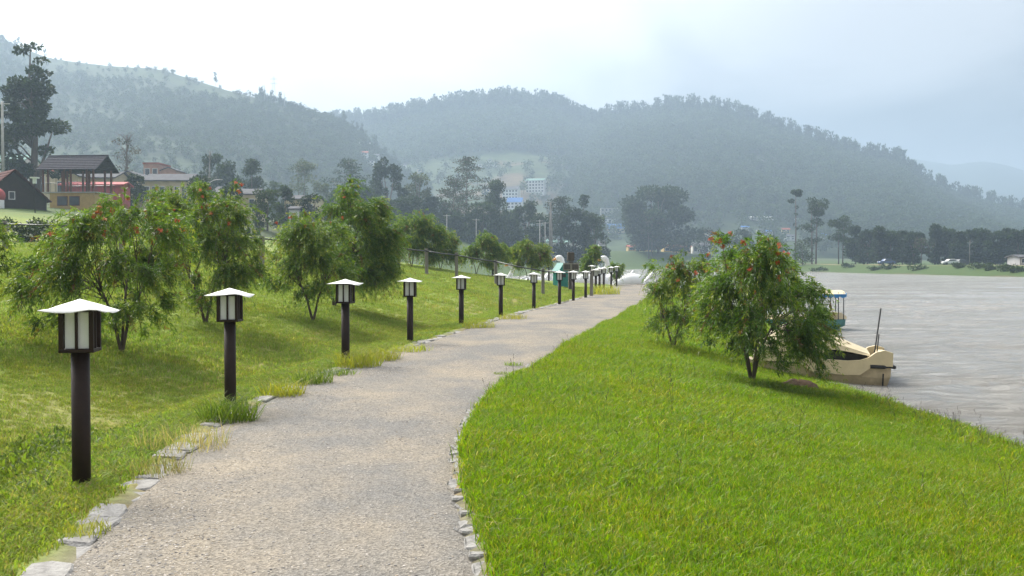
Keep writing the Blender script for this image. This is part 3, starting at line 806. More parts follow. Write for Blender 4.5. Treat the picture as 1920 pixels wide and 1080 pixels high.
# ------------------------------------------------------------------ bottlebrush trees
def bottlebrush(label, base_uv, lobes, seed, density=1.0, stems=2, flowers=12, leaf=.085, group=None, tint=(1, 1, 1), wd=.0135, depth=.8, D=None, lean=0.0):
    g = np.random.default_rng(seed); r = random.Random(seed)
    base = hit(*base_uv, fn=ground) if D is None else place(base_uv[0], D)
    Y = base.y; px = Y / F
    def loc(u, v):
        p = at(u, v, Y) - base; return np.array([p.x, 0, p.z])
    us = [l[0] for l in lobes]
    halfw = (max(l[0] + l[2] for l in lobes) - min(l[0] - l[2] for l in lobes)) / 2 * px
    cu = (max(us) + min(us)) / 2
    root = empty('bottlebrush_tree', base, 0, label, 'tree', group)
    Ls = []
    for (u, v, rp) in lobes:
        c = loc(u, v); k = math.sqrt(max(0, 1 - ((u - cu) * px / max(halfw, .01)) ** 2))
        Ls.append((c + np.array([0, r.uniform(-1, 1) * halfw * depth * k, 0]), rp * px * 1.08))
        if rp * px > .22:    # round the crown out in depth
            for sgn in (-1, 1):
                Ls.append((c + np.array([r.uniform(-.1, .1), sgn * r.uniform(.35, .85) * halfw * depth * k, r.uniform(-.12, .05)]), rp * px * .8))
    tb = MB(); H = max(c[2] for c, _ in Ls)
    r0 = .008 + .0075 * H
    forks = []
    for i in range(stems):
        a = 6.283 * i / stems + r.uniform(-.5, .5); sp = (.16 if stems > 1 else .03) * H
        fork = np.array([math.cos(a) * sp + lean * H * .3, math.sin(a) * sp, H * r.uniform(.42, .55)])
        mid = np.array([fork[0] * .35 + r.uniform(-.03, .03), fork[1] * .35, fork[2] * .5])
        tb.tube([(0, 0, -.06), (fork[0] * .05, fork[1] * .05, .04), tuple(mid), tuple(fork)], [r0 * 1.5, r0 * 1.1, r0 * .85, r0 * .62], 7)
        forks.append(fork)
    tw = MB(); P, Dr, Ln, Nr, Cc, Wd = [], [], [], [], [], []
    tips = []
    for c, rad in Ls:
        f = min(forks, key=lambda q: np.linalg.norm((q - c)[:2]) + r.uniform(0, .2))
        m = f * .5 + c * .5 + np.array([0, 0, .12 * np.linalg.norm(c - f)])
        start = f * r.uniform(.7, 1.0)
        tb.tube([tuple(start), tuple(m), tuple(c)], [r0 * .42, r0 * .28, r0 * .12], 5)
        nt_ = int(max(5, density * 45 * (rad / .3) ** 2))
        for k in range(nt_):
            s = c + unit(1, g)[0] * rad * g.uniform(.0, .7)
            o = s - np.array([f[0] * .5, f[1] * .5, c[2] - .2 * rad]); o[2] = abs(o[2]) * .4 + .15
            d = o / max(np.linalg.norm(o), 1e-3) * .7 + unit(1, g)[0] * .6
            L = g.uniform(.5, 1.15) * min(max(rad * 1.1, .16), .5); drop = g.uniform(.35, 1.1)
            if g.uniform() < .13: L *= 1.5; drop *= 1.5
            t = np.linspace(0, 1, 5)
            pts = s + np.outer(t, d * L) + np.outer(t ** 2, [0, 0, -drop * L])
            if k % 5 == 0: tw.tube([tuple(q) for q in pts], [.004, .0035, .003, .0025, .0015], 3, False)
            n = int(g.integers(22, 36) * min(1.3, max(.6, L / .3)))
            tt_ = g.uniform(.1, 1.0, n)
            pos = s + np.outer(tt_, d * L) + np.outer(tt_ ** 2, [0, 0, -drop * L])
            tan = d * L + np.outer(2 * tt_, [0, 0, -drop * L]); tan /= np.linalg.norm(tan, axis=1, keepdims=True)
            P.append(pos); Dr.append(tan * .75 + unit(n, g) * .65 + np.array([0, 0, -.12]))
            Ln.append(leaf * g.uniform(.6, 1.2, n)); Wd.append(wd * g.uniform(.7, 1.2, n)); Nr.append(unit(n, g))
            fresh = g.uniform() ** 2
            a_, b_, c2 = np.array((.068, .130, .018)), np.array((.165, .230, .026)), np.array((.30, .31, .045))
            base_c = a_ * (1 - fresh) + b_ * fresh
            cc = base_c[None] * g.uniform(.7, 1.3, (n, 1))
            tipw = np.clip((tt_ - .7) / .3, 0, 1)[:, None] * (g.uniform() < .4)
            cc = cc * (1 - tipw) + c2 * tipw
            if g.uniform() < .03: cc = np.broadcast_to(np.array((.17, .085, .03)), cc.shape) * g.uniform(.7, 1.2, (n, 1))
            Cc.append(cc * np.array(tint))
            tips.append((pts[-1], tan[-1]))
    P, Dr, Ln, Nr, Cc, Wd = (np.concatenate(q) for q in (P, Dr, Ln, Nr, Cc, Wd))
    k = P[:, 2] > .05
    V, Fq = leaf_quads(P[k], Dr[k], Ln[k], Wd[k], Nr[k])
    tr = tb.build('trunk', M['bark'], root, True)
    if tw.v: tw.build('twigs', M['bark'], tr)['kind'] = 'stuff'
    link_mesh('crown', np_mesh('crown', V, Fq, M['leaf'], np.repeat(Cc[k], 4, 0)), root)
    r.shuffle(tips); tips.sort(key=lambda q: -q[0][2] - r.uniform(0, 1.6 * H))
    for pnt, tn in tips[:int(flowers * 1.4)]:
        b = MB(); n = 34; d = Vector(tn).normalized(); a = d.orthogonal().normalized(); bb = d.cross(a)
        l = r.uniform(.07, .11)
        for q in range(n):
            an = r.uniform(0, 6.283); p0 = Vector(pnt) + d * l * (q / n - .3); e = a * math.cos(an) + bb * math.sin(an)
            s = d * .0035; tipp = p0 + e * r.uniform(.028, .04) + d * .008
            b.add([p0 - s, p0 + s, tipp + s, tipp - s], [(0, 1, 2, 3)])
        b.build('flower', M['flower'], root)
    return root
GL = 'bottlebrush trees on the lawn'
bottlebrush('wide sprawling bottlebrush tree with drooping branches beside the first two lamps', (228, 660),
    [(200, 425, 55), (265, 405, 48), (305, 430, 42), (135, 440, 42), (75, 490, 34), (112, 535, 36), (180, 500, 58), (250, 490, 58), (298, 510, 40), (155, 585, 34), (250, 580, 38), (112, 600, 22), (215, 610, 24), (40, 540, 20), (285, 560, 28), (230, 390, 30), (60, 455, 22), (170, 400, 26), (240, 625, 18)],
    1, 1.0, 3, 34, group=GL)
bottlebrush('two-stemmed bottlebrush tree with thin hanging twigs behind the second lamp', (385, 605),
    [(400, 385, 40), (440, 400, 34), (400, 450, 52), (452, 450, 34), (365, 455, 34), (430, 515, 42), (390, 555, 28), (462, 505, 26), (352, 520, 26), (440, 350, 15), (472, 480, 18), (380, 410, 30)], 2, .95, 2, 14, group=GL)
bottlebrush('dense bottlebrush tree crowded against the two-stemmed one, its back to the fence', (357, 562),
    [(335, 385, 40), (305, 370, 28), (345, 430, 40), (315, 420, 30), (370, 360, 26), (330, 480, 26), (375, 345, 16)], 3, .95, 2, 8, group=GL)
bottlebrush('slim fork-trunked bottlebrush tree just left of the third lamp', (587, 602),
    [(580, 430, 42), (545, 445, 32), (600, 480, 46), (552, 500, 36), (622, 430, 30), (530, 530, 20), (638, 500, 26), (572, 545, 22), (603, 535, 24), (518, 480, 16), (560, 400, 16), (515, 520, 14)], 4, .95, 2, 10, group=GL, tint=(1.05, 1.05, 1.1))
bottlebrush('tall dark leaning-topped bottlebrush tree behind the third lamp', (627, 574),
    [(680, 405, 50), (650, 365, 26), (655, 340, 14), (700, 450, 50), (652, 470, 46), (690, 505, 42), (728, 440, 26), (720, 495, 28), (650, 525, 32), (640, 395, 30), (705, 385, 26), (610, 470, 26)], 5, 1.0, 3, 10, group=GL, tint=(.9, .95, .9))
bottlebrush('bottlebrush tree at the lawn edge whose branch tips hang past the end fence post', (-70, 640),
    [(-18, 478, 24), (-45, 440, 50), (-65, 500, 50), (-6, 500, 12), (-110, 470, 60), (-90, 400, 40), (-60, 570, 30), (-130, 540, 40)], 6, .6, 3, 6, group=GL)
bottlebrush('round-headed bottlebrush tree growing just behind the fence', (772, 503),
    [(790, 420, 32), (760, 420, 20), (818, 440, 26), (782, 455, 28), (752, 450, 18), (808, 470, 16), (745, 425, 10)], 7, .8, 2, 3, leaf=.12, wd=.022, group=GL, D=58)
bottlebrush('low spreading bottlebrush tree beside the round-headed one behind the fence', (826, 505),
    [(838, 450, 22), (824, 470, 20), (845, 475, 15), (812, 480, 14)], 8, .8, 2, 2, leaf=.12, wd=.022, group=GL, D=60)
bottlebrush('wide low bottlebrush tree behind the fence near the lone garden lamp', (893, 512),
    [(910, 452, 24), (888, 470, 20), (934, 466, 20), (915, 485, 18), (872, 480, 12), (945, 480, 10)], 9, .8, 2, 2, leaf=.13, wd=.024, group=GL, D=62)
bottlebrush('bottlebrush tree in front of the moored swan boats', (990, 512),
    [(985, 463, 22), (1012, 470, 20), (966, 472, 16), (1000, 488, 16), (975, 490, 12), (1022, 485, 10)], 10, .8, 2, 2, leaf=.13, wd=.024, group=GL, D=66, tint=(1.15, 1.05, .9))
bottlebrush('small upright bottlebrush tree standing between two swan heads', (1108, 515),
    [(1112, 475, 13), (1105, 490, 14), (1117, 464, 7), (1100, 500, 9)], 11, 1.3, 1, 3, leaf=.13, wd=.024, group=GL, D=72)
bottlebrush('small bushy bottlebrush by the end of the path', (1152, 530),
    [(1150, 500, 9), (1160, 505, 8), (1155, 515, 8), (1165, 497, 5)], 12, 1.3, 2, 0, leaf=.12, wd=.022, group=GL, D=73)
GR = 'bottlebrush trees on the lake bank'
bottlebrush('smaller thin-crowned bottlebrush tree on the bank, next to the path bend', (1263, 655),
    [(1270, 510, 40), (1240, 540, 32), (1298, 540, 36), (1258, 590, 34), (1232, 605, 22), (1300, 500, 28), (1270, 622, 18), (1228, 500, 18), (1318, 575, 18), (1250, 485, 14), (1290, 590, 24)], 13, .75, 2, 16, group=GR)
bottlebrush('big weeping bottlebrush tree on the bank in front of the cream pedal boat', (1410, 718),
    [(1400, 490, 54), (1372, 450, 20), (1346, 445, 12), (1440, 470, 28), (1350, 530, 44), (1440, 540, 56), (1498, 545, 42), (1530, 585, 30), (1482, 615, 48), (1390, 590, 48), (1345, 590, 34), (1332, 635, 16), (1420, 635, 38), (1500, 655, 30), (1542, 615, 20), (1410, 445, 13), (1320, 560, 20), (1465, 500, 26), (1370, 640, 24), (1555, 640, 12), (1450, 680, 18), (1515, 690, 12), (1422, 455, 16)],
    14, 1.3, 4, 18, group=GR, tint=(.85, .92, .9))

# ------------------------------------------------------------------ path lamps
def lamp_roof(seed, warp):
    r = random.Random(seed); n = 8; hw = .222; vs = []
    for j in range(n + 1):
        for i in range(n + 1):
            x, y = (i / n * 2 - 1), (j / n * 2 - 1)
            m = max(abs(x), abs(y)); q = 1 - m
            z = .076 * (q ** 1.15) + .010 * (1 - q) * abs(x * y)
            z += warp * (.030 * max(0, m - .5) * math.sin(2.2 * x + 1.7 * y + seed) - .05 * max(0, x - .35) ** 2 * (1 - y * .6))
            vs.append((x * hw, y * hw, z))
    fs = [(j * (n + 1) + i, j * (n + 1) + i + 1, (j + 1) * (n + 1) + i + 1, (j + 1) * (n + 1) + i) for j in range(n) for i in range(n)]
    k = len(vs)
    vs2 = [(x, y, z - .004) for x, y, z in vs]
    fs2 = [tuple(q + k for q in reversed(f)) for f in fs]
    rim = [j for j in range(n)] + [(j + 1) * (n + 1) - 1 for j in range(n)] + [(n + 1) * (n + 1) - 1 - j for j in range(n)] + [(n + 1) * (n - j) for j in range(n)]
    rimf = [(rim[i], rim[(i + 1) % len(rim)], rim[(i + 1) % len(rim)] + k, rim[i] + k) for i in range(len(rim))]
    return MB().add(vs + vs2, fs + fs2 + rimf).mesh('lamp_roof', M['roof_white'], True)
LM = {}
LM['post'] = MB().tube([(0, 0, -.3), (0, 0, .93)], .063, 20).mesh('post', M['bronze'], False)
for p_ in LM['post'].polygons: p_.use_smooth = len(p_.vertices) == 4
LM['plate'] = MB().box(-.118, .118, -.118, .118, .93, .954).mesh('base_plate', M['bronze'], bevel=.003)
LM['top'] = MB().box(-.108, .108, -.108, .108, 1.216, 1.232).mesh('top_plate', M['bronze'])
LM['panel'] = MB().box(-.082, .082, -.082, .082, .955, 1.215).mesh('white_panel', M['opal'], bevel=.004)
LM['corner'] = MB().box(-.015, .015, -.015, .015, .9545, 1.2155).mesh('corner_bar', M['bronze'])
LM['bar'] = MB().box(-.0095, .0095, -.0075, .0075, .9545, 1.2155).mesh('slat', M['bronze'])
roofs = [lamp_roof(1, 1.0), lamp_roof(2, .8), lamp_roof(3, .5), lamp_roof(4, .25), lamp_roof(5, .3)]
def lamp(loc, rz, roof, label, group, detail=True, s=1.0):
    t = empty('garden_lamp', loc, rz, label, 'lamp', group); t.scale = (s, s, s)
    link_mesh('post', LM['post'], t); hd = link_mesh('lamp_head', LM['plate'], t)
    link_mesh('top_plate', LM['top'], hd); link_mesh('white_panel', LM['panel'], hd)
    for sx in (-1, 1):
        for sy in (-1, 1): link_mesh('corner_bar', LM['corner'], hd, (sx * .101, sy * .101, 0))
    for a in range(4):
        b = link_mesh('slat', LM['bar'], hd, (.101 * math.sin(a * math.pi / 2), -.101 * math.cos(a * math.pi / 2), 0)); b.rotation_euler[2] = a * math.pi / 2
    link_mesh('lamp_roof', roof, t, (0, 0, 1.226))
    return t
LG = 'lamps along the path'
same = 'dark brown post lamp with white roof in the row along the path'
ll = [(153, 905, 557, 'dark brown lamp with bent white roof, above the weedy ditch'), (432, 760, 538, 'dark brown lamp with a bushy grass tuft at its foot'),
      (648, 682, 522, 'dark brown lamp next to the long yellow grass tufts'), (769, 645, 520, same), (865, 613, 515, same), (939, 595, 511, same), (1001, 582, 510, same), (1049, 572, 507, 'dark brown lamp in front of the teal house-shaped bin'),
      (1075, 567, 508, same), (1098, 562, 507, same), (1117, 553, 505, same), (1124, 548, 505, same), (1132, 544, 503, same), (1146, 540, 499, same), (1156, 536, 500, same)]
rots = [8, 0, -9, -2, -4, 3, 2, -3, 4, 0, 3, -4, 2, 1, -2]
for i, (u, vb, vt, lab) in enumerate(ll):
    D = 1.308 * F / (vb - vt) if i < 8 else [0] * 8 and 0
    D = 1.308 * F / (vb - vt) if i < 8 else [43.5, 47.5, 53, 56, 60, 64.5, 69.5][i - 8]
    p = at(u, vb, D)
    lamp(p, R(rots[i]), roofs[i] if i < 3 else roofs[3 + i % 2], lab, LG)
for (u, D, lab) in [(924, 63, 'lone white-roofed lamp on the lawn just behind the fence'), (865, 80, 'white-roofed lamp peeping over the lawn crest behind the fence'), (1029, 74, 'white-roofed lamp beside the swan boats and teal bin'),
                    (1110, 66, 'white-roofed lamp standing behind the last grey fence post'), (768, 84, 'white-roofed lamp peeping over the lawn crest behind the fence'), (747, 86, 'white-roofed lamp peeping over the lawn crest behind the fence'), (795, 82, 'white-roofed lamp peeping over the lawn crest behind the fence')]:
    lamp(place(u, D), .1, roofs[4], lab, 'lamps beyond the fence')

# ------------------------------------------------------------------ grass tufts on the kerb
def kerb_tuft(u, v, n, h, spread, lean, cols, seed, label, wdt=.008):
    p = hit(u, v, fn=ground); k_ = 1.7 if seed < 40 else 1.0; n = int(n * 1.7); h *= k_; spread *= k_
    V, Fq, Cc = blades(seed, n, h, wdt, spread, lean, cols)
    o = link_mesh('grass_tuft', np_mesh('grass_tuft', V, Fq, M['bank_blade'], np.array(Cc)), None, (p.x, p.y, p.z - .005))
    return tag(o, label, 'grass tuft', 'grass tufts along the kerb')
G1 = [(.11, .18, .02), (.08, .145, .016), (.16, .22, .035)]; G2 = [(.25, .28, .03), (.20, .25, .025), (.30, .29, .05)]; G3 = [(.22, .20, .09), (.15, .18, .06), (.28, .24, .14)]
kerb_tuft(432, 792, 260, .20, .16, 1.1, G1, 1, 'dark green bushy grass tuft at the foot of a lamp')
kerb_tuft(345, 838, 200, .15, .22, 1.0, G3, 2, 'pale dry wispy grass tuft on the kerb stones', .004)
kerb_tuft(300, 885, 110, .11, .13, 1.0, G3, 3, 'small straw-tipped grass tuft spilling onto the gravel', .004)
kerb_tuft(533, 745, 190, .15, .15, 1.1, G2, 4, 'light green grass tuft between two kerb slabs')
kerb_tuft(588, 722, 180, .15, .14, 1.1, G1, 5, 'round mid-green grass tuft on the kerb')
kerb_tuft(672, 690, 240, .19, .20, 1.0, G2, 6, 'long yellow-green grass tuft beside a lamp post')
kerb_tuft(712, 678, 220, .17, .20, 1.0, G2, 7, 'yellow-green grass tuft joined to the long one by the lamp')
kerb_tuft(634, 706, 120, .10, .16, 1.2, G1, 8, 'flat green grass tuft at the gravel edge')
kerb_tuft(770, 660, 150, .12, .22, 1.1, G2, 9, 'thin grass tuft along the kerb after the long yellow ones')
kerb_tuft(898, 617, 160, .17, .22, 1.0, G2, 10, 'grass tuft by the kerb just past a lamp')
kerb_tuft(960, 600, 150, .15, .25, 1.0, G2, 11, 'grass tuft by the far kerb between lamps')
kerb_tuft(1130, 553, 220, .35, .5, .8, G2, 12, 'thick grass tuft at the kerb by the far group of lamps', .014)
kerb_tuft(158, 998, 60, .06, .09, 1.2, G2, 13, 'tiny grass tuft at the inner edge of the front kerb slabs', .005)
kerb_tuft(962, 688, 70, .07, .08, 1.2, G1, 14, 'little dark weed on the right-hand kerb stones', .006)
kerb_tuft(940, 704, 50, .05, .07, 1.2, G1, 15, 'tiny weed in the right-hand kerb stones', .006)
# litter of soil beside the weeping tree
sp = hit(1492, 728, fn=ground)
b = MB(); n = 14
rings = []
for s, h in ((1, -.05), (.85, .05), (.55, .11), (.15, .13)):
    rings.append([(math.cos(6.283 * j / n) * .34 * s * (1 + .2 * math.sin(3 * j)), math.sin(6.283 * j / n) * .3 * s * (1 + .2 * math.cos(2 * j)), h + .03 * math.sin(5 * j)) for j in range(n)])
tag(b.loft(rings).build('soil_mound', M['soil'], None, True, loc=sp), 'small bare brown soil mound beside the weeping tree', 'soil mound')
for i, (u, v, h) in enumerate([(1450, 735, .22), (1480, 742, .20), (1425, 730, .18), (1510, 745, .2), (1540, 748, .18)]):
    kt = kerb_tuft(u, v, 150, h, .24, 1.5, G1, 40 + i, 'long drooping grass clump at the foot of the weeping tree', .009); kt['group'] = 'grass clumps under the weeping tree'

# ------------------------------------------------------------------ fence
fr = empty('fence', (-4, 50, 0), 0, 'grey wooden post fence with a single black pipe rail across the lawn', 'fence')
posts = [(-200, 36), (-95, 38.5), (10, 41), (120, 41), (228, 40.5), (320, 39.5), (405, 38.5), (491, 38.5), (560, 41), (625, 44), (690, 47), (748, 49), (800, 49.5), (856, 50), (930, 51), (1018, 50.5), (1109, 50)]
tops = []
for i, (u, D) in enumerate(posts):
    p = place(u, D); q = .075; dz = random.uniform(-.03, .03)
    bb = MB().box(-q, q, -q, q, -.3, 1.2 + dz).build('post', M['wood'], fr, bevel=.01)
    bb.location = p - fr.location; bb.rotation_euler[2] = random.uniform(-.3, .3); bb.rotation_euler[1] = random.uniform(-.02, .02)
    tops.append(p + Vector((0, -.10, 1.10)))
for i in range(len(tops) - 1):
    a, c = tops[i] - fr.location, tops[i + 1] - fr.location
    MB().tube([a, (a + c) / 2 - Vector((0, 0, .025)), c], .03, 8).build('rail', M['pipe'], fr, True)

# ------------------------------------------------------------------ teal bin, wooden sign
p = place(1051, 60)
t = empty('litter_bin', p, R(28), 'teal house-shaped litter bin with pitched roof', 'bin')
t.scale = (1.15, 1.15, 1.2)
MB().box(-.27, .27, -.27, .27, -.15, .72).build('body', M['teal'], t)
MB().add([(-.33, -.33, .70), (.33, -.33, .70), (0, -.33, 1.13), (-.33, .33, .70), (.33, .33, .70), (0, .33, 1.13)], [(0, 1, 2), (3, 5, 4), (0, 2, 5, 3), (1, 4, 5, 2), (0, 3, 4, 1)]).build('roof', M['teal'], t)
MB().box(-.14, .14, -.278, -.271, .45, .60).build('slot', M['dark_in'], t)
p = place(1066, 56)
t = empty('wooden_sign', p, R(5), 'grey weathered wooden signpost with wide board and dark block on top', 'sign')
MB().box(-.11, .11, -.1, .1, -.2, 1.45).build('post', M['wood_dark'], t, bevel=.01)
bd = MB().box(-.40, .40, -.16, -.102, 1.0, 1.38).build('board', M['wood'], t, bevel=.01)
for x in (-.2, .2): MB().box(x - .15, x + .15, -.175, -.161, 1.07, 1.31).build('inset_panel', M['wood_dark'], bd)
MB().box(-.17, .17, -.12, .12, 1.46, 1.92).build('top_block', M['wood_dark'], t, bevel=.03)
bpy.context.view_layer.update()
t.location.x = (1070 - 960) / F * 56
t.scale = (1.05, 1.05, 1.05)

# ------------------------------------------------------------------ boats
def swan(loc, rz, label, s=1.0, extra=False):
    t = empty('swan_boat', loc, rz, label, 'swan boat', 'white swan boats moored by the path end'); t.scale = (s, s, s)
    # hull lofted along x, bow at -x
    rings = []
    for x, hw, top, bot in [(-1.45, .12, .62, .30), (-1.2, .5, .66, .02), (-.7, .72, .62, -.12), (0, .78, .60, -.15), (.8, .72, .62, -.12), (1.3, .5, .72, .02), (1.6, .18, .9, .35)]:
        rings.append([(x, hw * math.cos(a) if abs(math.cos(a)) < .99 else hw * math.copysign(1, math.cos(a)), (top if math.sin(a) >= 0 else bot) * abs(math.sin(a)) ** .6 + (.3 if math.sin(a) < 0 else .3) * (1 - abs(math.sin(a)) ** .6)) for a in [2 * math.pi * k / 12 for k in range(12)]])
    MB().loft(rings).build('hull', M['swan'], t, True)
    nk = [(-1.15, 0, .5), (-1.42, 0, .85), (-1.45, 0, 1.2), (-1.22, 0, 1.6), (-1.1, 0, 1.95), (-1.2, 0, 2.25), (-1.38, 0, 2.33)]
    n_ = MB().tube(nk, [.34, .27, .21, .17, .15, .17, .14], 10).build('neck', M['swan'], t, True)
    h = MB().ell((-1.36, 0, 2.32), (.27, .19, .20), 12, 8).build('head', M['swan'], t, True)
    MB().tube([(-1.52, 0, 2.30), (-1.70, 0, 2.22), (-1.86, 0, 2.15)], [.10, .075, .02], 8).build('beak', M['orange'], h, True)
    MB().ell((-1.54, 0, 2.345), (.075, .115, .05), 8, 5).build('eye_mask', M['black'], h, True)
    for sy in (-1, 1):
        rg = []
        for k in range(7):
            a = k / 6; x = -.75 + 1.9 * a
            hgt = .55 + .62 * math.sin(a * 2.3 + .3) + (.25 * a)
            rg.append([(x, sy * .76, .45), (x, sy * (.82 + .05 * math.sin(a * 3)), .45 + (hgt - .45) * .5), (x + .18 * a, sy * .66, hgt), (x + .18 * a, sy * .60, hgt - .02), (x, sy * .72, .45 + (hgt - .45) * .5), (x, sy * .68, .45)])
        MB().loft(rg).build('wing', M['swan'], t, True)
    rg = []
    for k in range(6):
        a = k / 5; x = 1.2 + .75 * a; z = .75 + .75 * a ** 1.5; hw = .35 + .14 * math.sin(a * 3)
        rg.append([(x, -hw, z), (x, 0, z + .1), (x, hw, z), (x + .05, hw * .9, z - .08), (x + .05, 0, z), (x + .05, -hw * .9, z - .08)])
    MB().loft(rg).build('tail', M['swan'], t, True)
    MB().box(-.6, .55, -.5, .5, .5, .64).build('cockpit', M['dark_in'], t)
    MB().box(.35, .5, -.5, .5, .6, 1.05).build('seat_back', M['teal'], t, bevel=.03)
    if extra:
        MB().tube([(1.2, -.8, .75), (1.65, -.85, .3), (2.15, -.9, -.02)], [.07, .06, .06], 8).build('outrigger', M['swan'], t, True)
        MB().ell((2.25, -.9, .0), (.24, .2, .16), 10, 6).build('float', M['swan'], t, True)
        MB().box(.75, 1.5, -.80, -.77, -.02, .62).build('side_panel', M['tan'], t, bevel=.01)
    return t
for (u, D, rz, lab, s, ex) in [(1086, 88, .05, 'white swan boat behind the wooden signpost, its head above the teal bin', 1.22, False),
                               (1140, 96, -.1, 'white swan boat hidden behind the small upright tree', 1.15, False),
                               (1170, 86, .02, 'white swan boat with raised tail and float moored beyond the last lamps', 1.2, True),
                               (985, 90, .3, 'white swan boat seen beneath the tree crown by the fence', 1.0, False)]:
    x = (u - 960) / F * D
    swan((x, D, WATER - .12), rz, lab, s, ex)

# cream pedal boat drawn up on the bank
t = empty('pedal_boat', (0, 0, 0), 0, 'cream fibreglass pedal boat nosed into the grassy bank', 'boat')
def boat_section(x, hw, zt, zb, flare=.78):
    return [(x, -hw, zt), (x, -hw * .97, (zt + zb) / 2 + .05), (x, -hw * flare, zb), (x, hw * flare, zb), (x, hw * .97, (zt + zb) / 2 + .05), (x, hw, zt)]
rings = [boat_section(x, hw, .40, zb, fl) for x, hw, zb, fl in [(-1.55, .25, .14, .6), (-1.3, .5, .02, .7), (-.9, .62, -.04, .78), (0, .66, -.05, .8), (.8, .66, -.05, .8), (1.0, .65, -.03, .8), (1.08, .63, .0, .8)]]
for q in rings[-1:]:
    for i in (2, 3): q[i] = (.92, q[i][1], q[i][2])
MB().loft(rings).build('hull', M['cream_dirty'], t)
MB().tube([(.70, -.70, .415), (.95, -.70, .415), (1.14, -.63, .415), (1.14, .63, .415), (.95, .70, .415), (.70, .70, .415)], .032, 8).build('stern_fender', M['rubber'], t)
for sy in (-1, 1): MB().tube([(-1.2, sy * .53, .41), (-.9, sy * .65, .41), (-.56, sy * .68, .41)], .018, 8).build('gunwale', M['rubber'], t)
# deck shell with swept sides: stern horn, low cockpit side, rising foredeck
def deck_side(sy):
    prof = [(-1.45, .52, .41), (-1.1, .90, .41), (-.75, 1.06, .41), (-.4, 1.03, .41), (-.22, .97, .42), (-.12, .93, .66), (.1, .85, .67), (.4, .74, .63), (.70, .64, .585)]
    rg = []
    for x, z, lo in prof:
        rg.append([(x, sy * .62, lo), (x, sy * .58, lo + (z - lo) * .55), (x, sy * .36, z), (x, 0, z + .03), (x, 0, z - .02), (x, sy * .33, z - .04), (x, sy * .53, lo + (z - lo) * .5), (x, sy * .58, lo)])
    return rg
for sy in (-1, 1): MB().loft(deck_side(sy)).build('foredeck', M['beige'], t)
for sy in (-1, 1):
    rg = []
    for x, zb, zt in [(-.55, .40, .50), (-.45, .33, .52), (-.3, .26, .50), (.3, .25, .49), (.52, .26, .51), (.66, .36, .56), (.80, .43, .66), (.95, .43, .70), (1.10, .43, .66)]:
        rg.append([(x, sy * .70, zb), (x, sy * .69, zt), (x, sy * .58, zt), (x, sy * .60, zb)])
    MB().loft(rg).build('cockpit_side', M['beige'], t)
MB().box(.92, 1.085, -.59, .59, .43, .63).build('stern_deck', M['beige'], t, bevel=.03)
MB().box(-.3, .9, -.55, .55, .28, .43).build('cockpit_floor', M['dark_in'], t)
MB().box(-.12, .66, -.5, .5, .435, .60).build('cockpit_dark_fill', M['dark_in'], t)  # added dark block fills the opening; the interior's shade is in its colour
MB().box(.15, .3, -.5, .5, .58, .66).build('seat_back', M['dark_in'], t, bevel=.02)
MB().tube([(.80, -.3, .5), (.89, -.32, 1.40)], .013, 6).build('pole', M['rubber'], t)
MB().tube([(.90, .1, .5), (.93, .12, .93)], .012, 6).build('pole', M['rubber'], t)
MB().box(.93, .955, -.652, -.64, .08, .30).build('hull_scratch', M['rubber'], t)
t.location = (6.15, 20.75, WATER - .03)
t.rotation_euler = (0, R(2), R(-12)); t.scale = (1, 1, 1.1)
# blue-canopied boat moored beyond the weeping tree
t = empty('canopy_boat', (10.2, 37.5, WATER - .05), R(-4), 'pedal boat with blue scalloped canopy on thin poles behind the weeping tree', 'boat')
rings = [boat_section(x, hw, .42, zb, .7) for x, hw, zb in [(-1.5, .4, .1), (-1.1, .62, .0), (0, .68, -.05), (1.0, .6, 0), (1.45, .25, .2)]]
MB().loft(rings).build('hull', M['hull_teal'], t)
rings = [[(x, -hw, .43), (x, -hw * .7, .43 + h), (x, hw * .7, .43 + h), (x, hw, .43)] for x, hw, h in [(-1.5, .42, .1), (-.9, .64, .12), (.4, .66, .1), (.9, .6, .24), (1.3, .42, .22), (1.5, .26, .08)]]
MB().loft(rings).build('deck', M['beige'], t)
cn = MB()
rings = [[(x, -.72, 1.30), (x, -.4, 1.40), (x, 0, 1.43), (x, .4, 1.40), (x, .72, 1.30), (x, .4, 1.385), (x, 0, 1.41), (x, -.4, 1.385)] for x in (-1.35, -.4, .5, 1.35)]
can = MB().loft(rings).build('canopy', M['beige'], t)
for i in range(13):
    x0 = -1.35 + i * .2077
    MB().add([(x0, -.726, 1.31), (x0 + .2, -.726, 1.31), (x0 + .19, -.73, 1.21), (x0 + .1, -.735, 1.17), (x0 + .01, -.73, 1.21), (x0, -.74, 1.31), (x0 + .2, -.74, 1.31), (x0 + .19, -.742, 1.21), (x0 + .1, -.745, 1.17), (x0 + .01, -.742, 1.21)],
             [(0, 1, 2, 3, 4), (9, 8, 7, 6, 5), (0, 5, 6, 1), (1, 6, 7, 2), (2, 7, 8, 3), (3, 8, 9, 4), (4, 9, 5, 0)]).build('valance', M['blue'], can)
for i in range(5):
    y0 = -.72 + i * .288
    MB().box(1.351, 1.37, y0, y0 + .27, 1.2, 1.32 + .08 * math.sin((i + .5) / 5 * math.pi)).build('valance', M['blue'], can)
for x in (-1.25, 1.12, 1.3):
    for y in (-.6, .6): MB().tube([(x, y, .42), (x, y, 1.36)], .016, 6).build('pole', M['rubber'], t)

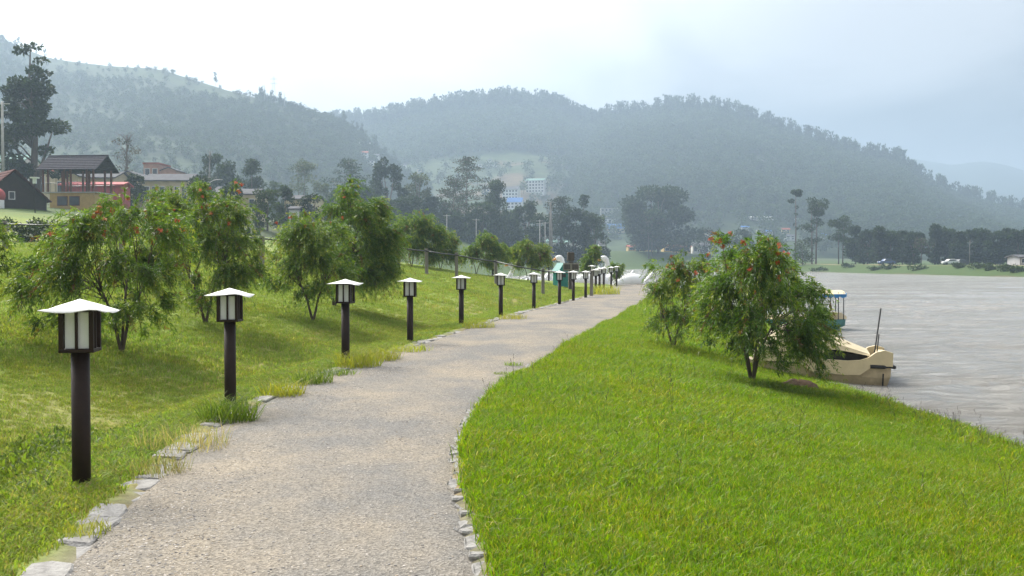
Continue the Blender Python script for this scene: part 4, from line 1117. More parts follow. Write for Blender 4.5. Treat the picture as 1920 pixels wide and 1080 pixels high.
# ------------------------------------------------------------------ far trees
def tree_mesh(kind, seed, H, Wd, n, ls, cols, trunk_r=None):
    """returns (trunk mesh, crown mesh); base at origin"""
    g = np.random.default_rng(seed); r = random.Random(seed)
    tb = MB(); rw = Wd / 2; tr = trunk_r or .018 * H
    cl = []          # clumps: centre, radii
    if kind == 'broad':
        tb.tube([(0, 0, -.5), (r.uniform(-.02, .02) * H, 0, H * .3), (r.uniform(-.04, .04) * H, 0, H * .6)], [tr * 1.3, tr, tr * .6], 7)
        for k in range(46):
            z = g.uniform(.09, .93); ww = rw * math.sqrt(max(.05, 1 - ((z - .46) / .54) ** 2)); a = g.uniform(0, 6.283); q = ww * math.sqrt(g.uniform(.15, .8))
            c = np.array([q * math.cos(a), q * math.sin(a), z * H]); cl.append((c, np.array([.27, .27, .17]) * rw * g.uniform(.7, 1.25)))
            if k < 10: tb.tube([(0, 0, H * g.uniform(.2, .4)), tuple(c * np.array([.5, .5, .85])), tuple(c)], [tr * .5, tr * .3, tr * .08], 5)
    elif kind == 'column':
        tb.tube([(0, 0, -.5), (0, 0, H * .85)], [tr, tr * .2], 6)
        for k in range(30):
            z = g.uniform(.10, .95); ww = rw * min(1, (1.02 - z) * 2.6) * g.uniform(.75, 1.05); a = g.uniform(0, 6.283); q = ww * math.sqrt(g.uniform(.05, .6))
            cl.append((np.array([q * math.cos(a), q * math.sin(a), z * H]), np.array([.36, .36, .30]) * rw * g.uniform(.8, 1.3)))
    elif kind == 'layered':
        tb.tube([(0, 0, -.5), (.01 * H, 0, H * .5), (0, 0, H * .99)], [tr * 1.1, tr * .75, tr * .12], 7)
        for k in range(26):
            z = .36 + .62 * (k / 25) + g.uniform(-.02, .02); ww = rw * (1.0 if z < .7 else max(.12, (1.03 - z) / .33)) * g.uniform(.55, 1.0); a = k * 2.4 + g.uniform(-.4, .4)
            c = np.array([ww * math.cos(a), ww * math.sin(a), z * H])
            tb.tube([(0, 0, z * H - .04 * H), tuple(c * np.array([.5, .5, 1]) - np.array([0, 0, .01 * H])), tuple(c)], [tr * .28, tr * .2, tr * .06], 4)
            for j in (.55, 1.0): cl.append((c * np.array([j, j, 1]) + np.array([0, 0, .01 * H]), np.array([.30, .30, .075]) * rw * g.uniform(.7, 1.3)))
    elif kind == 'macro':     # tall old cypress: dark irregular tiers, bare spire
        tb.tube([(0, 0, -.5), (.02 * H, 0, H * .4), (-.01 * H, 0, H * .75), (0, 0, H * .99)], [tr * 1.5, tr, tr * .5, tr * .1], 8)
        for sx in (-1, 1): tb.tube([(sx * .02 * H, 0, -.3), (sx * .05 * H, .01 * H, H * .22), (sx * .12 * H, 0, H * .45)], [tr * .8, tr * .6, tr * .2], 6)
        for k in range(40):
            z = .2 + .62 * g.uniform(); ww = rw * np.interp(z, [.2, .3, .45, .62, .75, .85], [.75, 1.0, .95, .75, .6, .45]) * g.uniform(.2, 1.0); a = g.uniform(0, 6.283)
            c = np.array([ww * math.cos(a), ww * math.sin(a), z * H])
            tb.tube([(0, 0, z * H - .08 * H), tuple(c * np.array([.5, .5, .98])), tuple(c)], [tr * .32, tr * .2, tr * .06], 4)
            cl.append((c, np.array([.30, .30, .16]) * rw * g.uniform(.6, 1.25)))
        for sx, z in ((.28, .90), (-.3, .95), (.1, .985), (.35, .82), (-.2, .97)):
            c = np.array([sx * rw, 0, z * H]); tb.tube([(0, 0, z * H - .03 * H), tuple(c)], [tr * .12, tr * .05], 4); cl.append((c, np.array([.2, .2, .05]) * rw))
    elif kind == 'euc':       # tall thin stems, airy tufts on top
        for s in range(2):
            ox = (s - .5) * .3 * rw
            tb.tube([(ox, 0, -.5), (ox * 1.2, 0, H * .5), (ox * 1.6, 0, H * .93)], [tr * .8, tr * .55, tr * .12], 6)
        for k in range(20):
            z = g.uniform(.35, .97); z = z if g.uniform() < .6 else g.uniform(.7, .97); ww = rw * (.5 + .5 * math.sin((z - .3) * 4)) * g.uniform(.2, 1.0); a = g.uniform(0, 6.283)
            c = np.array([ww * math.cos(a), ww * math.sin(a), z * H])
            tb.tube([(0, 0, z * H - .08 * H), tuple(c)], [tr * .2, tr * .06], 4); cl.append((c, np.array([.34, .34, .20]) * rw * g.uniform(.6, 1.2)))
    elif kind == 'pole':      # a very tall thin stem with a small tufted head
        tb.tube([(0, 0, -.5), (.01 * H, 0, H * .5), (0, 0, H * .96)], [tr * .7, tr * .5, tr * .15], 6)
        for k in range(11):
            z = g.uniform(.86, .985) if k < 6 else g.uniform(.35, .85); ww = rw * g.uniform(.1, .8); a = g.uniform(0, 6.283)
            c = np.array([ww * math.cos(a), ww * math.sin(a), z * H]); tb.tube([(0, 0, z * H - .03 * H), tuple(c)], [tr * .15, tr * .05], 4)
            cl.append((c, np.array([.42, .42, .22]) * rw * (1 if k < 6 else .45)))
    elif kind in ('bare', 'dead'):
        tb.tube([(0, 0, -.5), (.01 * H, 0, H * .5), (0, 0, H * .98)], [tr, tr * .8, tr * .2], 7)
        for k in range(46 if kind == 'bare' else 9):
            z = g.uniform(.35, .95) if kind == 'bare' else g.uniform(.75, .95); a = g.uniform(0, 6.283); ww = rw * g.uniform(.4, 1.0) * (1.15 - z * .5)
            e = np.array([ww * math.cos(a), ww * math.sin(a), min(.99, z + .12) * H])
            tb.tube([(0, 0, z * H), tuple(e * np.array([.55, .55, 1]) - np.array([0, 0, .03 * H])), tuple(e)], [tr * .22, tr * .14, tr * .05], 4)
            if kind == 'bare':
                for j in range(3):
                    e2 = e + unit(1, g)[0] * rw * .3; tb.tube([tuple(e * .85 + np.array([0, 0, z * H]) * .15), tuple(e2)], [tr * .07, tr * .03], 3)
        if kind == 'bare':
            for k in range(14): cl.append((np.array([g.uniform(-.7, .7) * rw, g.uniform(-.7, .7) * rw, g.uniform(.5, .95) * H]), np.array([.25, .25, .2]) * rw))
            n = n // 6
        else: n = 0
    tm = tb.mesh('trunk', M['bark_grey'] if kind in ('dead',) else M['bark_far'], True)
    if not n: return tm, None
    wts = np.array([np.prod(q) ** .67 for _, q in cl]); wts /= wts.sum()
    ci = g.choice(len(cl), n, p=wts)
    cen = np.array([c for c, _ in cl])[ci]; rad = np.array([q for _, q in cl])[ci]
    d = unit(n, g); P = cen + d * rad * (g.uniform(size=(n, 1)) ** .4)
    shade = g.uniform(.72, 1.28, len(cl))[ci][:, None]
    cc = np.array(cols)[g.integers(0, len(cols), n)] * shade * g.uniform(.8, 1.2, (n, 1))
    V, Fq = leaf_quads(P, d * .8 + unit(n, g) * .8, ls * g.uniform(.7, 1.4, n), ls * .62 * g.uniform(.7, 1.3, n), unit(n, g))
    return tm, np_mesh('crown', V, Fq, M['leaf_far'], np.repeat(cc, 4, 0))
DK = [(.020, .036, .016), (.028, .046, .018), (.036, .055, .020)]
MG = [(.040, .062, .022), (.052, .075, .026), (.032, .052, .020)]
PALE = [(.075, .092, .045), (.06, .08, .04), (.095, .105, .06)]
BR = [(.07, .055, .045), (.055, .045, .038), (.045, .05, .03)]
TREES = {}
def far_tree(label, u, vt, wpx, D, kind='broad', cols=DK, n=2600, seed=None, ls=None, group='trees around the lake', share=None, rz=None, fn=None, name=None, vb=None, tr=None):
    p = place(u, D) if vb is None else hit(u, vb)
    D = p.y
    H = at(u, vt, D).z - p.z; Wd = wpx * D / F
    key = share or (label, u)
    if key not in TREES:
        sd = seed if seed is not None else int(u) * 7 + int(vt)
        TREES[key] = (tree_mesh(kind, sd, H, Wd, int(n * (.75 if kind in ('euc', 'pole', 'layered') else 1.35)), (.8 if kind in ('euc', 'pole', 'layered') else 1) * (ls or max(.22, Wd * .055)) * 1.25, cols, tr), H, Wd)
    (tm, cm), h0, w0 = TREES[key]
    t = empty(name or 'tree', p, rz if rz is not None else random.uniform(0, 6.28), label, 'tree', group)
    t.scale = (Wd / w0, Wd / w0, H / h0)
    link_mesh('trunk', tm, t)
    if cm: link_mesh('crown', cm, t)
    return t
far_tree('huge ragged old cypress with bare spire towering behind the tiled pavilion', 62, 82, 128, 150, 'macro', DK, 7000, 5, .42, name='cypress_tree', rz=.3)
far_tree('leafless twin-forked tree beside the pavilion roof', 240, 250, 52, 190, 'bare', BR, 1500, 6, .3, name='bare_tree')
far_tree('dense rounded dark tree behind the long grey-roofed house', 412, 288, 76, 230, 'broad', DK, 4200, 7, name='broad_tree')
far_tree('pale bare trunk standing against the dense rounded tree', 395, 279, 34, 222, 'dead', BR, 0, 8, name='bare_tree')
far_tree('dark cone-topped tree next to the rounded dark tree', 473, 291, 52, 225, 'column', DK, 3400, 9, name='conifer_tree')
far_tree('pale airy eucalyptus above the cream houses', 566, 304, 66, 300, 'euc', PALE, 2400, 10, .5, name='eucalyptus_tree')
far_tree('low dark rounded tree at the foot of the airy eucalyptus', 522, 338, 50, 260, 'broad', MG, 2400, 11, name='broad_tree')
far_tree('squat dark fir in front of the terraced gardens', 536, 350, 42, 170, 'column', DK, 3000, 12, name='conifer_tree')
far_tree('scruffy grey-green tree beside the airy eucalyptus', 605, 340, 46, 290, 'broad', PALE, 2000, 13, name='broad_tree')
far_tree('flat-topped umbrella tree below the hillside village', 655, 300, 84, 310, 'layered', DK, 3000, 14, .6, name='umbrella_tree')
far_tree('thick dark tree with a tufted eucalyptus crown rising from it', 727, 293, 66, 290, 'broad', DK, 4500, 15, name='broad_tree')
far_tree('pale bushy tree right of the tufted dark one', 784, 322, 62, 300, 'broad', PALE, 2400, 16, name='broad_tree')
far_tree('dark low tree under the pale bushy one', 765, 365, 70, 270, 'broad', DK, 2600, 17, name='broad_tree')
far_tree('tall tiered reddish conifer with flat top and bare lower trunk', 875, 294, 92, 310, 'layered', BR + DK, 4600, 18, .5, name='conifer_tree', tr=.28)
far_tree('slender bare-trunked pine close beside the tiered conifer', 850, 338, 70, 300, 'layered', BR + DK, 2600, 19, .5, name='conifer_tree', tr=.25)
far_tree('thick dark green tree left of the tiered conifer', 818, 368, 66, 300, 'broad', DK, 2800, 20, name='broad_tree')
far_tree('dark green tree with pointed top right of the tiered conifer', 930, 340, 60, 300, 'column', MG, 3000, 21, name='conifer_tree')
far_tree('dark tree filling the gap under the pointed tree', 905, 380, 74, 290, 'broad', DK, 2800, 22, name='broad_tree')
far_tree('dark clump-crowned tree left of the dead trunk', 988, 370, 56, 290, 'broad', DK, 3200, 23, name='broad_tree')
far_tree('tall pale dead trunk with forked broken top', 1033, 376, 26, 280, 'dead', BR, 0, 24, name='dead_tree', tr=.62)
far_tree('wide flat-topped dark tree right behind the dead trunk', 1052, 368, 86, 292, 'layered', DK, 3600, 25, .5, name='umbrella_tree')
far_tree('broad dark tree beside the flat-topped one', 1075, 385, 76, 288, 'broad', DK, 3400, 26, name='broad_tree')
far_tree('thin umbrella-topped tree poking above the dark clump', 1094, 366, 26, 300, 'pole', DK, 900, 27, .5, name='umbrella_tree')
far_tree('rounded dark tree at the end of the clump by the blue-roofed building', 1116, 394, 60, 286, 'broad', MG, 3200, 28, name='broad_tree')
far_tree('low dark tree filling the clump behind the white sheds', 1015, 400, 66, 284, 'broad', DK, 2600, 128, name='broad_tree')
far_tree('huge rounded dark tree alone on the far lawn', 1234, 351, 136, 425, 'broad', DK, 9000, 29, .95, name='broad_tree')
far_tree('small brownish tree at the foot of the huge rounded one', 1219, 400, 44, 415, 'euc', BR + MG, 900, 30, .8, name='broad_tree')
far_tree('small round tree behind the weeping bottlebrush', 1322, 425, 40, 400, 'broad', DK, 1800, 31, name='broad_tree')
far_tree('dark bushy tree seen above the weeping bottlebrush', 1388, 430, 50, 390, 'broad', DK, 1800, 32, name='broad_tree')
far_tree('greyish tree right of the dark bushy one across the lake', 1450, 440, 46, 340, 'broad', MG, 1800, 33, name='broad_tree')
far_tree('very tall thin-stemmed eucalyptus with small tufted head on the far shore', 1491, 357, 26, 300, 'pole', DK, 1500, 34, .45, name='eucalyptus_tree')
far_tree('tall tuft-crowned eucalyptus beside the thin-stemmed one', 1526, 371, 50, 305, 'euc', DK, 3200, 35, .5, name='eucalyptus_tree')
far_tree('grey-green loose eucalyptus at the start of the shore tree row', 1576, 405, 52, 300, 'euc', MG, 2600, 36, .5, name='eucalyptus_tree')
far_tree('small leaning tree under the tall eucalyptuses', 1505, 445, 40, 296, 'broad', MG, 1200, 37, name='broad_tree')
row = [1604, 1626, 1647, 1670, 1692, 1712, 1752, 1772, 1800, 1822, 1844, 1866, 1888, 1908, 1932, 1956, 1980]
rtop = [424, 430, 428, 432, 434, 436, 424, 427, 440, 428, 432, 436, 430, 428, 430, 432, 428]
for i, (u, vt) in enumerate(zip(row, rtop)):
    k = i % 4
    far_tree(('narrow dark tree in the row along the far shore', 'rounded dark tree in the row along the far shore', 'pointed dark tree in the row along the far shore', 'lighter green rounded tree in the far shore row')[k], u, vt + random.uniform(-3, 3), random.uniform(36, 46), random.uniform(272, 292), ('column', 'broad', 'column', 'broad')[k], DK if k != 3 else MG, 2400, 60 + k, .5, 'tree row on the far shore', share='row%d' % k, name='shore_tree')
far_tree('pale bare-stemmed tree in front of the shore tree row', 1727, 446, 44, 268, 'bare', BR + MG, 2400, 70, .4, name='bare_tree')
far_tree('white-trunked thin tree in front of the shore row', 1818, 448, 22, 266, 'dead', BR, 0, 71, name='bare_tree')
for i, (u, vt, w_) in enumerate([(640, 352, 60), (690, 350, 60), (700, 385, 60), (590, 372, 50), (845, 395, 60), (870, 400, 60), (955, 395, 50)]):
    far_tree('dark bushy tree filling the wood between houses and conifers', u, vt, w_, 265 + 8 * i, 'broad', DK if i % 2 else MG, 2200, 80 + i % 2, .8, 'wood behind the lawn', share='wood%d' % (i % 2), name='broad_tree')

for u, vt, w_, D, lab in [(376, 330, 54, 150, 'dark tree screening the end of the long grey-roofed house'), (434, 345, 46, 140, 'dark bushy tree in front of the cream house below the rounded tree'),
                          (502, 346, 56, 148, 'mid-green bushy tree between the cream house and the squat fir'), (586, 356, 54, 150, 'dark bushy tree in front of the low wide-roofed house'), (254, 322, 40, 150, 'dark slim tree beside the red shed wall')]:
    far_tree(lab, u, vt, w_, D, 'broad', MG if u == 502 else DK, 2400, int(u), name='broad_tree')
# shrubs: flowering hedge on the left, waterside bushes
def bush(label, p, rx, ry, h, n, ls, cols, seed, cat='bush', group=None, flowers=0, name='bush'):
    g = np.random.default_rng(seed)
    cl = [(np.array([g.uniform(-.75, .75) * rx, g.uniform(-.6, .6) * ry, g.uniform(.15, .75) * h]), np.array([.35 * min(rx, ry * 2), .4 * ry, .3 * h]) * g.uniform(.6, 1.1)) for _ in range(16)]
    ci = g.integers(0, len(cl), n); cen = np.array([c for c, _ in cl])[ci]; rad = np.array([q for _, q in cl])[ci]
    d = unit(n, g); P = cen + d * rad * (g.uniform(size=(n, 1)) ** .4); P[:, 2] = np.abs(P[:, 2])
    cc = np.array(cols)[g.integers(0, len(cols), n)] * g.uniform(.7, 1.3, (n, 1))
    V, Fq = leaf_quads(P, d + unit(n, g), ls * g.uniform(.6, 1.3, n), ls * .6 * g.uniform(.7, 1.3, n), unit(n, g))
    t = empty(name, p, 0, label, cat, group)
    st = MB()
    for k in range(4): st.tube([(g.uniform(-.4, .4) * rx, g.uniform(-.3, .3) * ry, -.2), tuple(cl[k][0])], [.03, .012], 5)
    st.build('stem', M['bark_far'], t); link_mesh('foliage', np_mesh('foliage', V, Fq, M['leaf_far'], np.repeat(cc, 4, 0)), t)
    if flowers:
        fb = MB()
        for k in range(flowers):
            j = g.integers(0, n); q = P[j] + d[j] * .05; fb.ell(q, (.07, .07, .06), 5, 3)
        fb.build('blossom', M['white_fl'], t)
    return t
for i, (u, D, rx, h) in enumerate([(-40, 58, 1.6, 1.3), (30, 58, 1.5, 1.35), (95, 59, 1.5, 1.3), (165, 60, 1.6, 1.2), (235, 62, 1.6, 1.1)]):
    bush('dark rose bush dotted with white blooms in front of the brown cabin' if i < 4 else 'dark rose bush behind the sprawling tree below the pavilion', place(u, D), rx, .7, h, 1600, .14, MG, 200 + i, 'bush', 'rose bushes behind the fence', 46 if i < 4 else 10, 'rose_bush')
for i, (u, D, rx, h) in enumerate([(470, 110, 5, 1.6), (520, 125, 6, 1.5), (560, 110, 5, 1.3), (500, 90, 4, 1.2), (610, 120, 5, 1.4), (420, 120, 5, 1.5), (350, 118, 5, 1.5), (680, 140, 5, 1.6)]):
    bush('clipped dark hedge on the terraces beyond the lawn', place(u, D), rx, 1.0, h, 1500, .3, DK if i % 2 else MG, 230 + i, 'hedge', 'hedges on the terraces', name='hedge')
shore = [(1535, 262), (1590, 258), (1640, 236), (1668, 232), (1720, 216), (1795, 204), (1840, 196), (1856, 190), (1905, 180), (1890, 184), (1420, 300), (1340, 330)]
for i, (u, D) in enumerate(shore):
    p = place(u, D)
    while lake_sd(np.array([p.x]), np.array([p.y]))[0] < 1.2 and p.x < 120:
        D += 3; p = place(u, D)
    bush('low dark waterside bush on the far bank', p, random.uniform(1.2, 2.6), 1.0, random.uniform(.8, 1.5), 420, .35, MG, 260 + i, 'bush', 'bushes along the far bank', name='shore_bush')

# ------------------------------------------------------------------ forest on the hills (one mass)
def forest_tree(seed, kind, cols):
    g = np.random.default_rng(seed); V0 = []
    cl = []
    for k in range(9):
        z = g.uniform(.35, .9) if kind == 'round' else g.uniform(.5, .97); q = g.uniform(0, .22) if kind == 'round' else g.uniform(0, .16); a = g.uniform(0, 6.28)
        cl.append((np.array([q * math.cos(a), q * math.sin(a), z]), np.array([.17, .17, .15]) if kind == 'round' else np.array([.13, .13, .07])))
    n = 110; ci = g.integers(0, 9, n); cen = np.array([c for c, _ in cl])[ci]; rad = np.array([q for _, q in cl])[ci]
    d = unit(n, g); P = cen + d * rad * g.uniform(.4, 1, (n, 1))
    V, Fq = leaf_quads(P, d + unit(n, g), .12 * g.uniform(.7, 1.4, n), .09 * g.uniform(.7, 1.3, n), unit(n, g))
    cc = np.repeat(np.array(cols)[g.integers(0, len(cols), n)] * g.uniform(.8, 1.2, (n, 1)), 4, 0)
    tv = np.array([(-.02, 0, -.15), (.02, 0, -.15), (.012, 0, .8), (-.012, 0, .8), (0, -.02, -.15), (0, .02, -.15), (0, .012, .8), (0, -.012, .8)])
    Fq = np.concatenate([Fq, np.array([[0, 1, 2, 3], [4, 5, 6, 7]]) + len(V)]); V = np.concatenate([V, tv]); cc = np.concatenate([cc, np.tile((.09, .075, .06), (8, 1))])
    return np_mesh('forest_tree', V, Fq, M['forest'], cc)
FT = [forest_tree(i, 'round', MG) for i in range(3)] + [forest_tree(10 + i, 'tall', DK + MG) for i in range(3)]
def forest(name, label, fn, u0, u1, n, dens, h0, h1, ridge_n, smin=.02):
    b = (rng.uniform(u0, u1, n) - 960) / F; s = smin + (1.02 - smin) * np.sqrt(rng.uniform(size=n))
    y = fn.D0(b) + (fn.D1(b) - fn.D0(b)) * s; x = b * y
    k = rng.uniform(size=n) < dens(b, s, x, y)
    b, s, x, y = b[k], s[k], x[k], y[k]
    br = (rng.uniform(u0, u1, ridge_n) - 960) / F; sr = rng.uniform(.95, 1.01, ridge_n); yr = fn.D0(br) + (fn.D1(br) - fn.D0(br)) * sr
    kk = rng.uniform(size=ridge_n) < dens(br, sr, br * yr, yr)
    tall = np.concatenate([np.zeros(len(x), bool), np.ones(kk.sum(), bool)])
    x = np.concatenate([x, (br * yr)[kk]]); y = np.concatenate([y, yr[kk]]); m = len(x)
    z = fn(x, y)
    hh = rng.uniform(h0, h1, m)
    pick = np.where(tall, 3 + rng.integers(0, 3, m), rng.integers(0, 6, m) // 2 * 1)
    pick = np.where(~tall & (pick > 2), 2, pick)
    S = np.stack([hh * np.where(tall, .9, 1.1), hh * np.where(tall, .9, 1.1), hh * np.where(tall, 1.55, .8)], 1)
    return scatter(name, label, 'forest', np.stack([x, y, z - .5], 1), np.stack([0 * x, 0 * x, rng.uniform(0, 6.28, m)], 1), S, pick, FT)
forest('forest_tea_slope', 'scattered bushes and trees on the hazy left slope', m_left, -700, 1050, 26000,
       lambda b, s, x, y: np.clip(.42 + .7 * fbm(x / 70, y / 70, 71) + .9 * sstep(-.2, -.12, b), .03, 1) * (1 - .9 * sstep(.8, .9, s) * (b > -.46) * (b < -.24)), 3.5, 8, 300)
forest('forest_terraced', 'hazy woodland crowning the terraced middle hill', m_mid, 520, 1300, 15000,
       lambda b, s, x, y: np.clip(1 - 1.02 * terraces(b, s) + .8 * np.maximum(fbm(x / 60, y / 50, 72) - .12, 0), .02, 1), 9, 15, 900)
forest('forest_dark', 'dense dark woodland covering the right-hand hill', m_right, 1020, 2500, 22000,
       lambda b, s, x, y: np.clip(1 - .8 * sstep(.30, .1, s) * sstep(.34, .24, b) - 1.0 * np.exp(-((b - .235) / .025) ** 2 - ((s - .62) / .08) ** 2), .05, 1), 9, 14, 700)

# ------------------------------------------------------------------ houses
WIN = {}
def house(label, p, rz, w_, d_, h, roof_h, wall, roof, cols=3, storeys=1, kind='gable', group='hillside houses', door=True, cat='house', name='house', gable_front=False):
    t = empty(name, p, rz, label, cat, group)
    MB().box(-w_ / 2, w_ / 2, -d_ / 2, d_ / 2, -2.5, h).build('wall', M[wall], t)
    ov = .35 if w_ > 4 else .2
    if kind == 'flat':
        MB().box(-w_ / 2 - .15, w_ / 2 + .15, -d_ / 2 - .15, d_ / 2 + .15, h + .002, h + .35).build('roof', M[roof], t)
    else:
        b = MB()
        if gable_front: A = lambda x, y, z: (y * (w_ / 2 + ov), x * (d_ / 2 + ov), z)
        else: A = lambda x, y, z: (x * (w_ / 2 + ov), y * (d_ / 2 + ov), z)
        b.add([A(-1, -1, h - .12), A(1, -1, h - .12), A(1, 0, h + roof_h), A(-1, 0, h + roof_h), A(-1, 1, h - .12), A(1, 1, h - .12),
               A(-1, -1, h + .05), A(1, -1, h + .05), A(1, 0, h + roof_h + .18), A(-1, 0, h + roof_h + .18), A(-1, 1, h + .05), A(1, 1, h + .05)],
              [(0, 3, 2, 1), (3, 4, 5, 2), (6, 7, 8, 9), (9, 8, 11, 10), (0, 1, 7, 6), (4, 10, 11, 5), (0, 6, 9, 3), (3, 9, 10, 4), (1, 2, 8, 7), (2, 5, 11, 8)])
        b.build('roof', M[roof], t)
        if gable_front: MB().add([(-w_ / 2, -d_ / 2 + .01, h), (w_ / 2, -d_ / 2 + .01, h), (0, -d_ / 2 + .01, h + roof_h * .98), (-w_ / 2, d_ / 2 - .01, h), (w_ / 2, d_ / 2 - .01, h), (0, d_ / 2 - .01, h + roof_h * .98)], [(0, 1, 2), (5, 4, 3)]).build('gable', M[wall], t)
        else: MB().add([(-w_ / 2 + .01, -d_ / 2, h), (-w_ / 2 + .01, d_ / 2, h), (-w_ / 2 + .01, 0, h + roof_h * .98), (w_ / 2 - .01, -d_ / 2, h), (w_ / 2 - .01, d_ / 2, h), (w_ / 2 - .01, 0, h + roof_h * .98)], [(0, 2, 1), (3, 4, 5)]).build('gable', M[wall], t)
    sh = h / storeys; cw = w_ / max(cols, 1)
    for s in range(storeys):
        for c in range(cols):
            x = -w_ / 2 + cw * (c + .5); ww, wh = cw * .28, sh * .24; zc = sh * (s + .55)
            if door and s == 0 and c == cols // 2:
                MB().box(x - .45, x + .45, -d_ / 2 - .05, -d_ / 2 + .02, -.1, min(2.0, sh * .8)).build('door', M['timber'], t); continue
            f = MB().box(x - ww - .1, x + ww + .1, -d_ / 2 - .06, -d_ / 2 + .02, zc - wh - .1, zc + wh + .1).build('window', M['white_w'], t)
            MB().box(x - ww, x + ww, -d_ / 2 - .075, -d_ / 2 - .062, zc - wh, zc + wh).build('pane', M['glass'], f)
    return t
def hp(label, u0, u1, vroof, veave, D, depth, wall, roof, **k):
    """house whose front spans u0..u1 and whose eave and ridge stand at these rows, on the ground at distance D"""
    p = place((u0 + u1) / 2, D)
    h = max(1.5, at(0, veave, D).z - p.z); rh = max(.3, at(0, vroof, D).z - p.z - h)
    return house(label, p, k.pop('rz', 0), (u1 - u0) * D / F, depth, h, rh, wall, roof, **k)
# brown A-frame cabin
D = 104; p = place(19, D); H = at(0, 320, D).z - p.z
t = empty('cabin', p, R(-50), 'dark brown cabin with steep tiled roof reaching low to the ground', 'cabin')
eave = .8; hw = 3.0
MB().add([(-4.5, -hw, -1), (1.6, -hw, -1), (1.6, hw, -1), (-4.5, hw, -1), (-4.5, -hw, eave), (1.6, -hw, eave), (1.6, hw, eave), (-4.5, hw, eave), (-4.5, 0, H - .25), (1.6, 0, H - .25)],
         [(0, 1, 5, 4), (2, 3, 7, 6), (1, 2, 6, 9, 5), (3, 0, 4, 8, 7)]).build('wall', M['plank_dark'], t)
for i in range(9):
    a, c = i / 9, (i + 1) / 9
    for sy in (-1, 1):
        z0, z1 = eave - .25 + (H - eave + .25) * a, eave - .25 + (H - eave + .25) * c
        y0, y1 = sy * (hw + .35) * (1 - a), sy * (hw + .35) * (1 - c)
        MB().add([(-4.9, y0, z0 + .09), (2.1, y0, z0 + .09), (2.1, y1, z1 + .03), (-4.9, y1, z1 + .03), (-4.9, y0, z0), (2.1, y0, z0), (2.1, y1, z1 - .06), (-4.9, y1, z1 - .06)],
                 [(0, 1, 2, 3), (7, 6, 5, 4), (0, 4, 5, 1), (1, 5, 6, 2), (2, 6, 7, 3), (3, 7, 4, 0)]).build('roof_course', M['tile_brown'], t)
f = MB().box(1.6, 1.66, -.5, .1, .7, 1.5).build('window', M['white_w'], t); MB().box(1.661, 1.675, -.42, .02, .78, 1.42).build('pane', M['glass'], f)
MB().box(-1.4, -.7, -hw - .05, -hw + .02, -.1, .75).build('door', M['timber'], t)
# red-capped kiosk at the frame edge
p = place(-4, 100)
t = empty('kiosk', p, 0, 'white round kiosk with domed red roof next to the brown cabin', 'kiosk')
MB().tube([(0, 0, -1), (0, 0, 1.2)], .62, 14).build('wall', M['white_w'], t, True)
MB().ell((0, 0, 1.15), (.75, .75, .75), 14, 8).build('dome', M['red_wall'], t, True)
MB().box(-.25, .25, -.64, -.6, .2, .8).build('window', M['glass'], t)
# two-storey open pavilion with tiled roof
D = 118; p = place(149, D); s_ = D / F
zf = at(0, 362, D).z - p.z; ze = at(0, 322, D).z - p.z; zr = at(0, 293, D).z - p.z; wv = 104 * s_ / 2
t = empty('pavilion', p, R(-6), 'open two-storey pavilion with grey tiled roof on timber posts', 'pavilion')
dv = 2.2
MB().box(-wv * .72, wv * .95, -dv + .15, dv - .15, -2, zf - .12).build('lower_storey', M['ochre'], t)
MB().box(-wv, wv + .1, -dv, dv, zf - .118, zf).build('floor_slab', M['concrete'], t)
for sy in (-1, 1):
    for x in (-.97, -.78, -.18, .06, .66, .9): MB().box(x * wv - .09, x * wv + .09, sy * dv * .92 - .09, sy * dv * .92 + .09, zf + .001, ze + .25).build('post', M['timber'], t)
nc = 8
for sy in (-1, 1):
    for i in range(nc):
        a, c = i / nc, (i + 1) / nc; z0, z1 = ze + (zr - ze) * a, ze + (zr - ze) * c; y0, y1 = sy * (dv + .5) * (1 - a), sy * (dv + .5) * (1 - c); l = wv + .35
        MB().add([(-l, y0, z0 + .09), (l, y0, z0 + .09), (l, y1, z1 + .03), (-l, y1, z1 + .03), (-l, y0, z0), (l, y0, z0), (l, y1, z1 - .06), (-l, y1, z1 - .06)],
                 [(0, 1, 2, 3), (7, 6, 5, 4), (0, 4, 5, 1), (1, 5, 6, 2), (2, 6, 7, 3), (3, 7, 4, 0)]).build('roof_course', M['tile_grey'], t)
MB().tube([(-wv - .4, 0, zr + .05), (wv + .4, 0, zr + .05)], .1, 8).build('ridge_cap', M['tile_grey'], t)
for sy in (-1, 1):
    MB().tube([(-wv, sy * dv * .97, zf + .95), (wv, sy * dv * .97, zf + .95)], .03, 6).build('handrail', M['pipe'], t)
    for k in range(13): MB().tube([(-wv + 2 * wv * k / 12, sy * dv * .97, zf), (-wv + 2 * wv * k / 12, sy * dv * .97, zf + .95)], .02, 5).build('baluster', M['pipe'], t)
for x in (-.25, .2):
    f = MB().box(x * wv - .6, x * wv + .6, -dv + .10, -dv + .17, zf - 1.5, zf - .45).build('window', M['timber'], t); MB().box(x * wv - .52, x * wv + .52, -dv + .085, -dv + .098, zf - 1.42, zf - .53).build('pane', M['glass'], f)
MB().tube([(-wv * .72, -dv - .4, zf - 2.6), (-wv - .9, -dv - .3, zf + .6)], .06, 6).build('stair_rail', M['steel'], t)
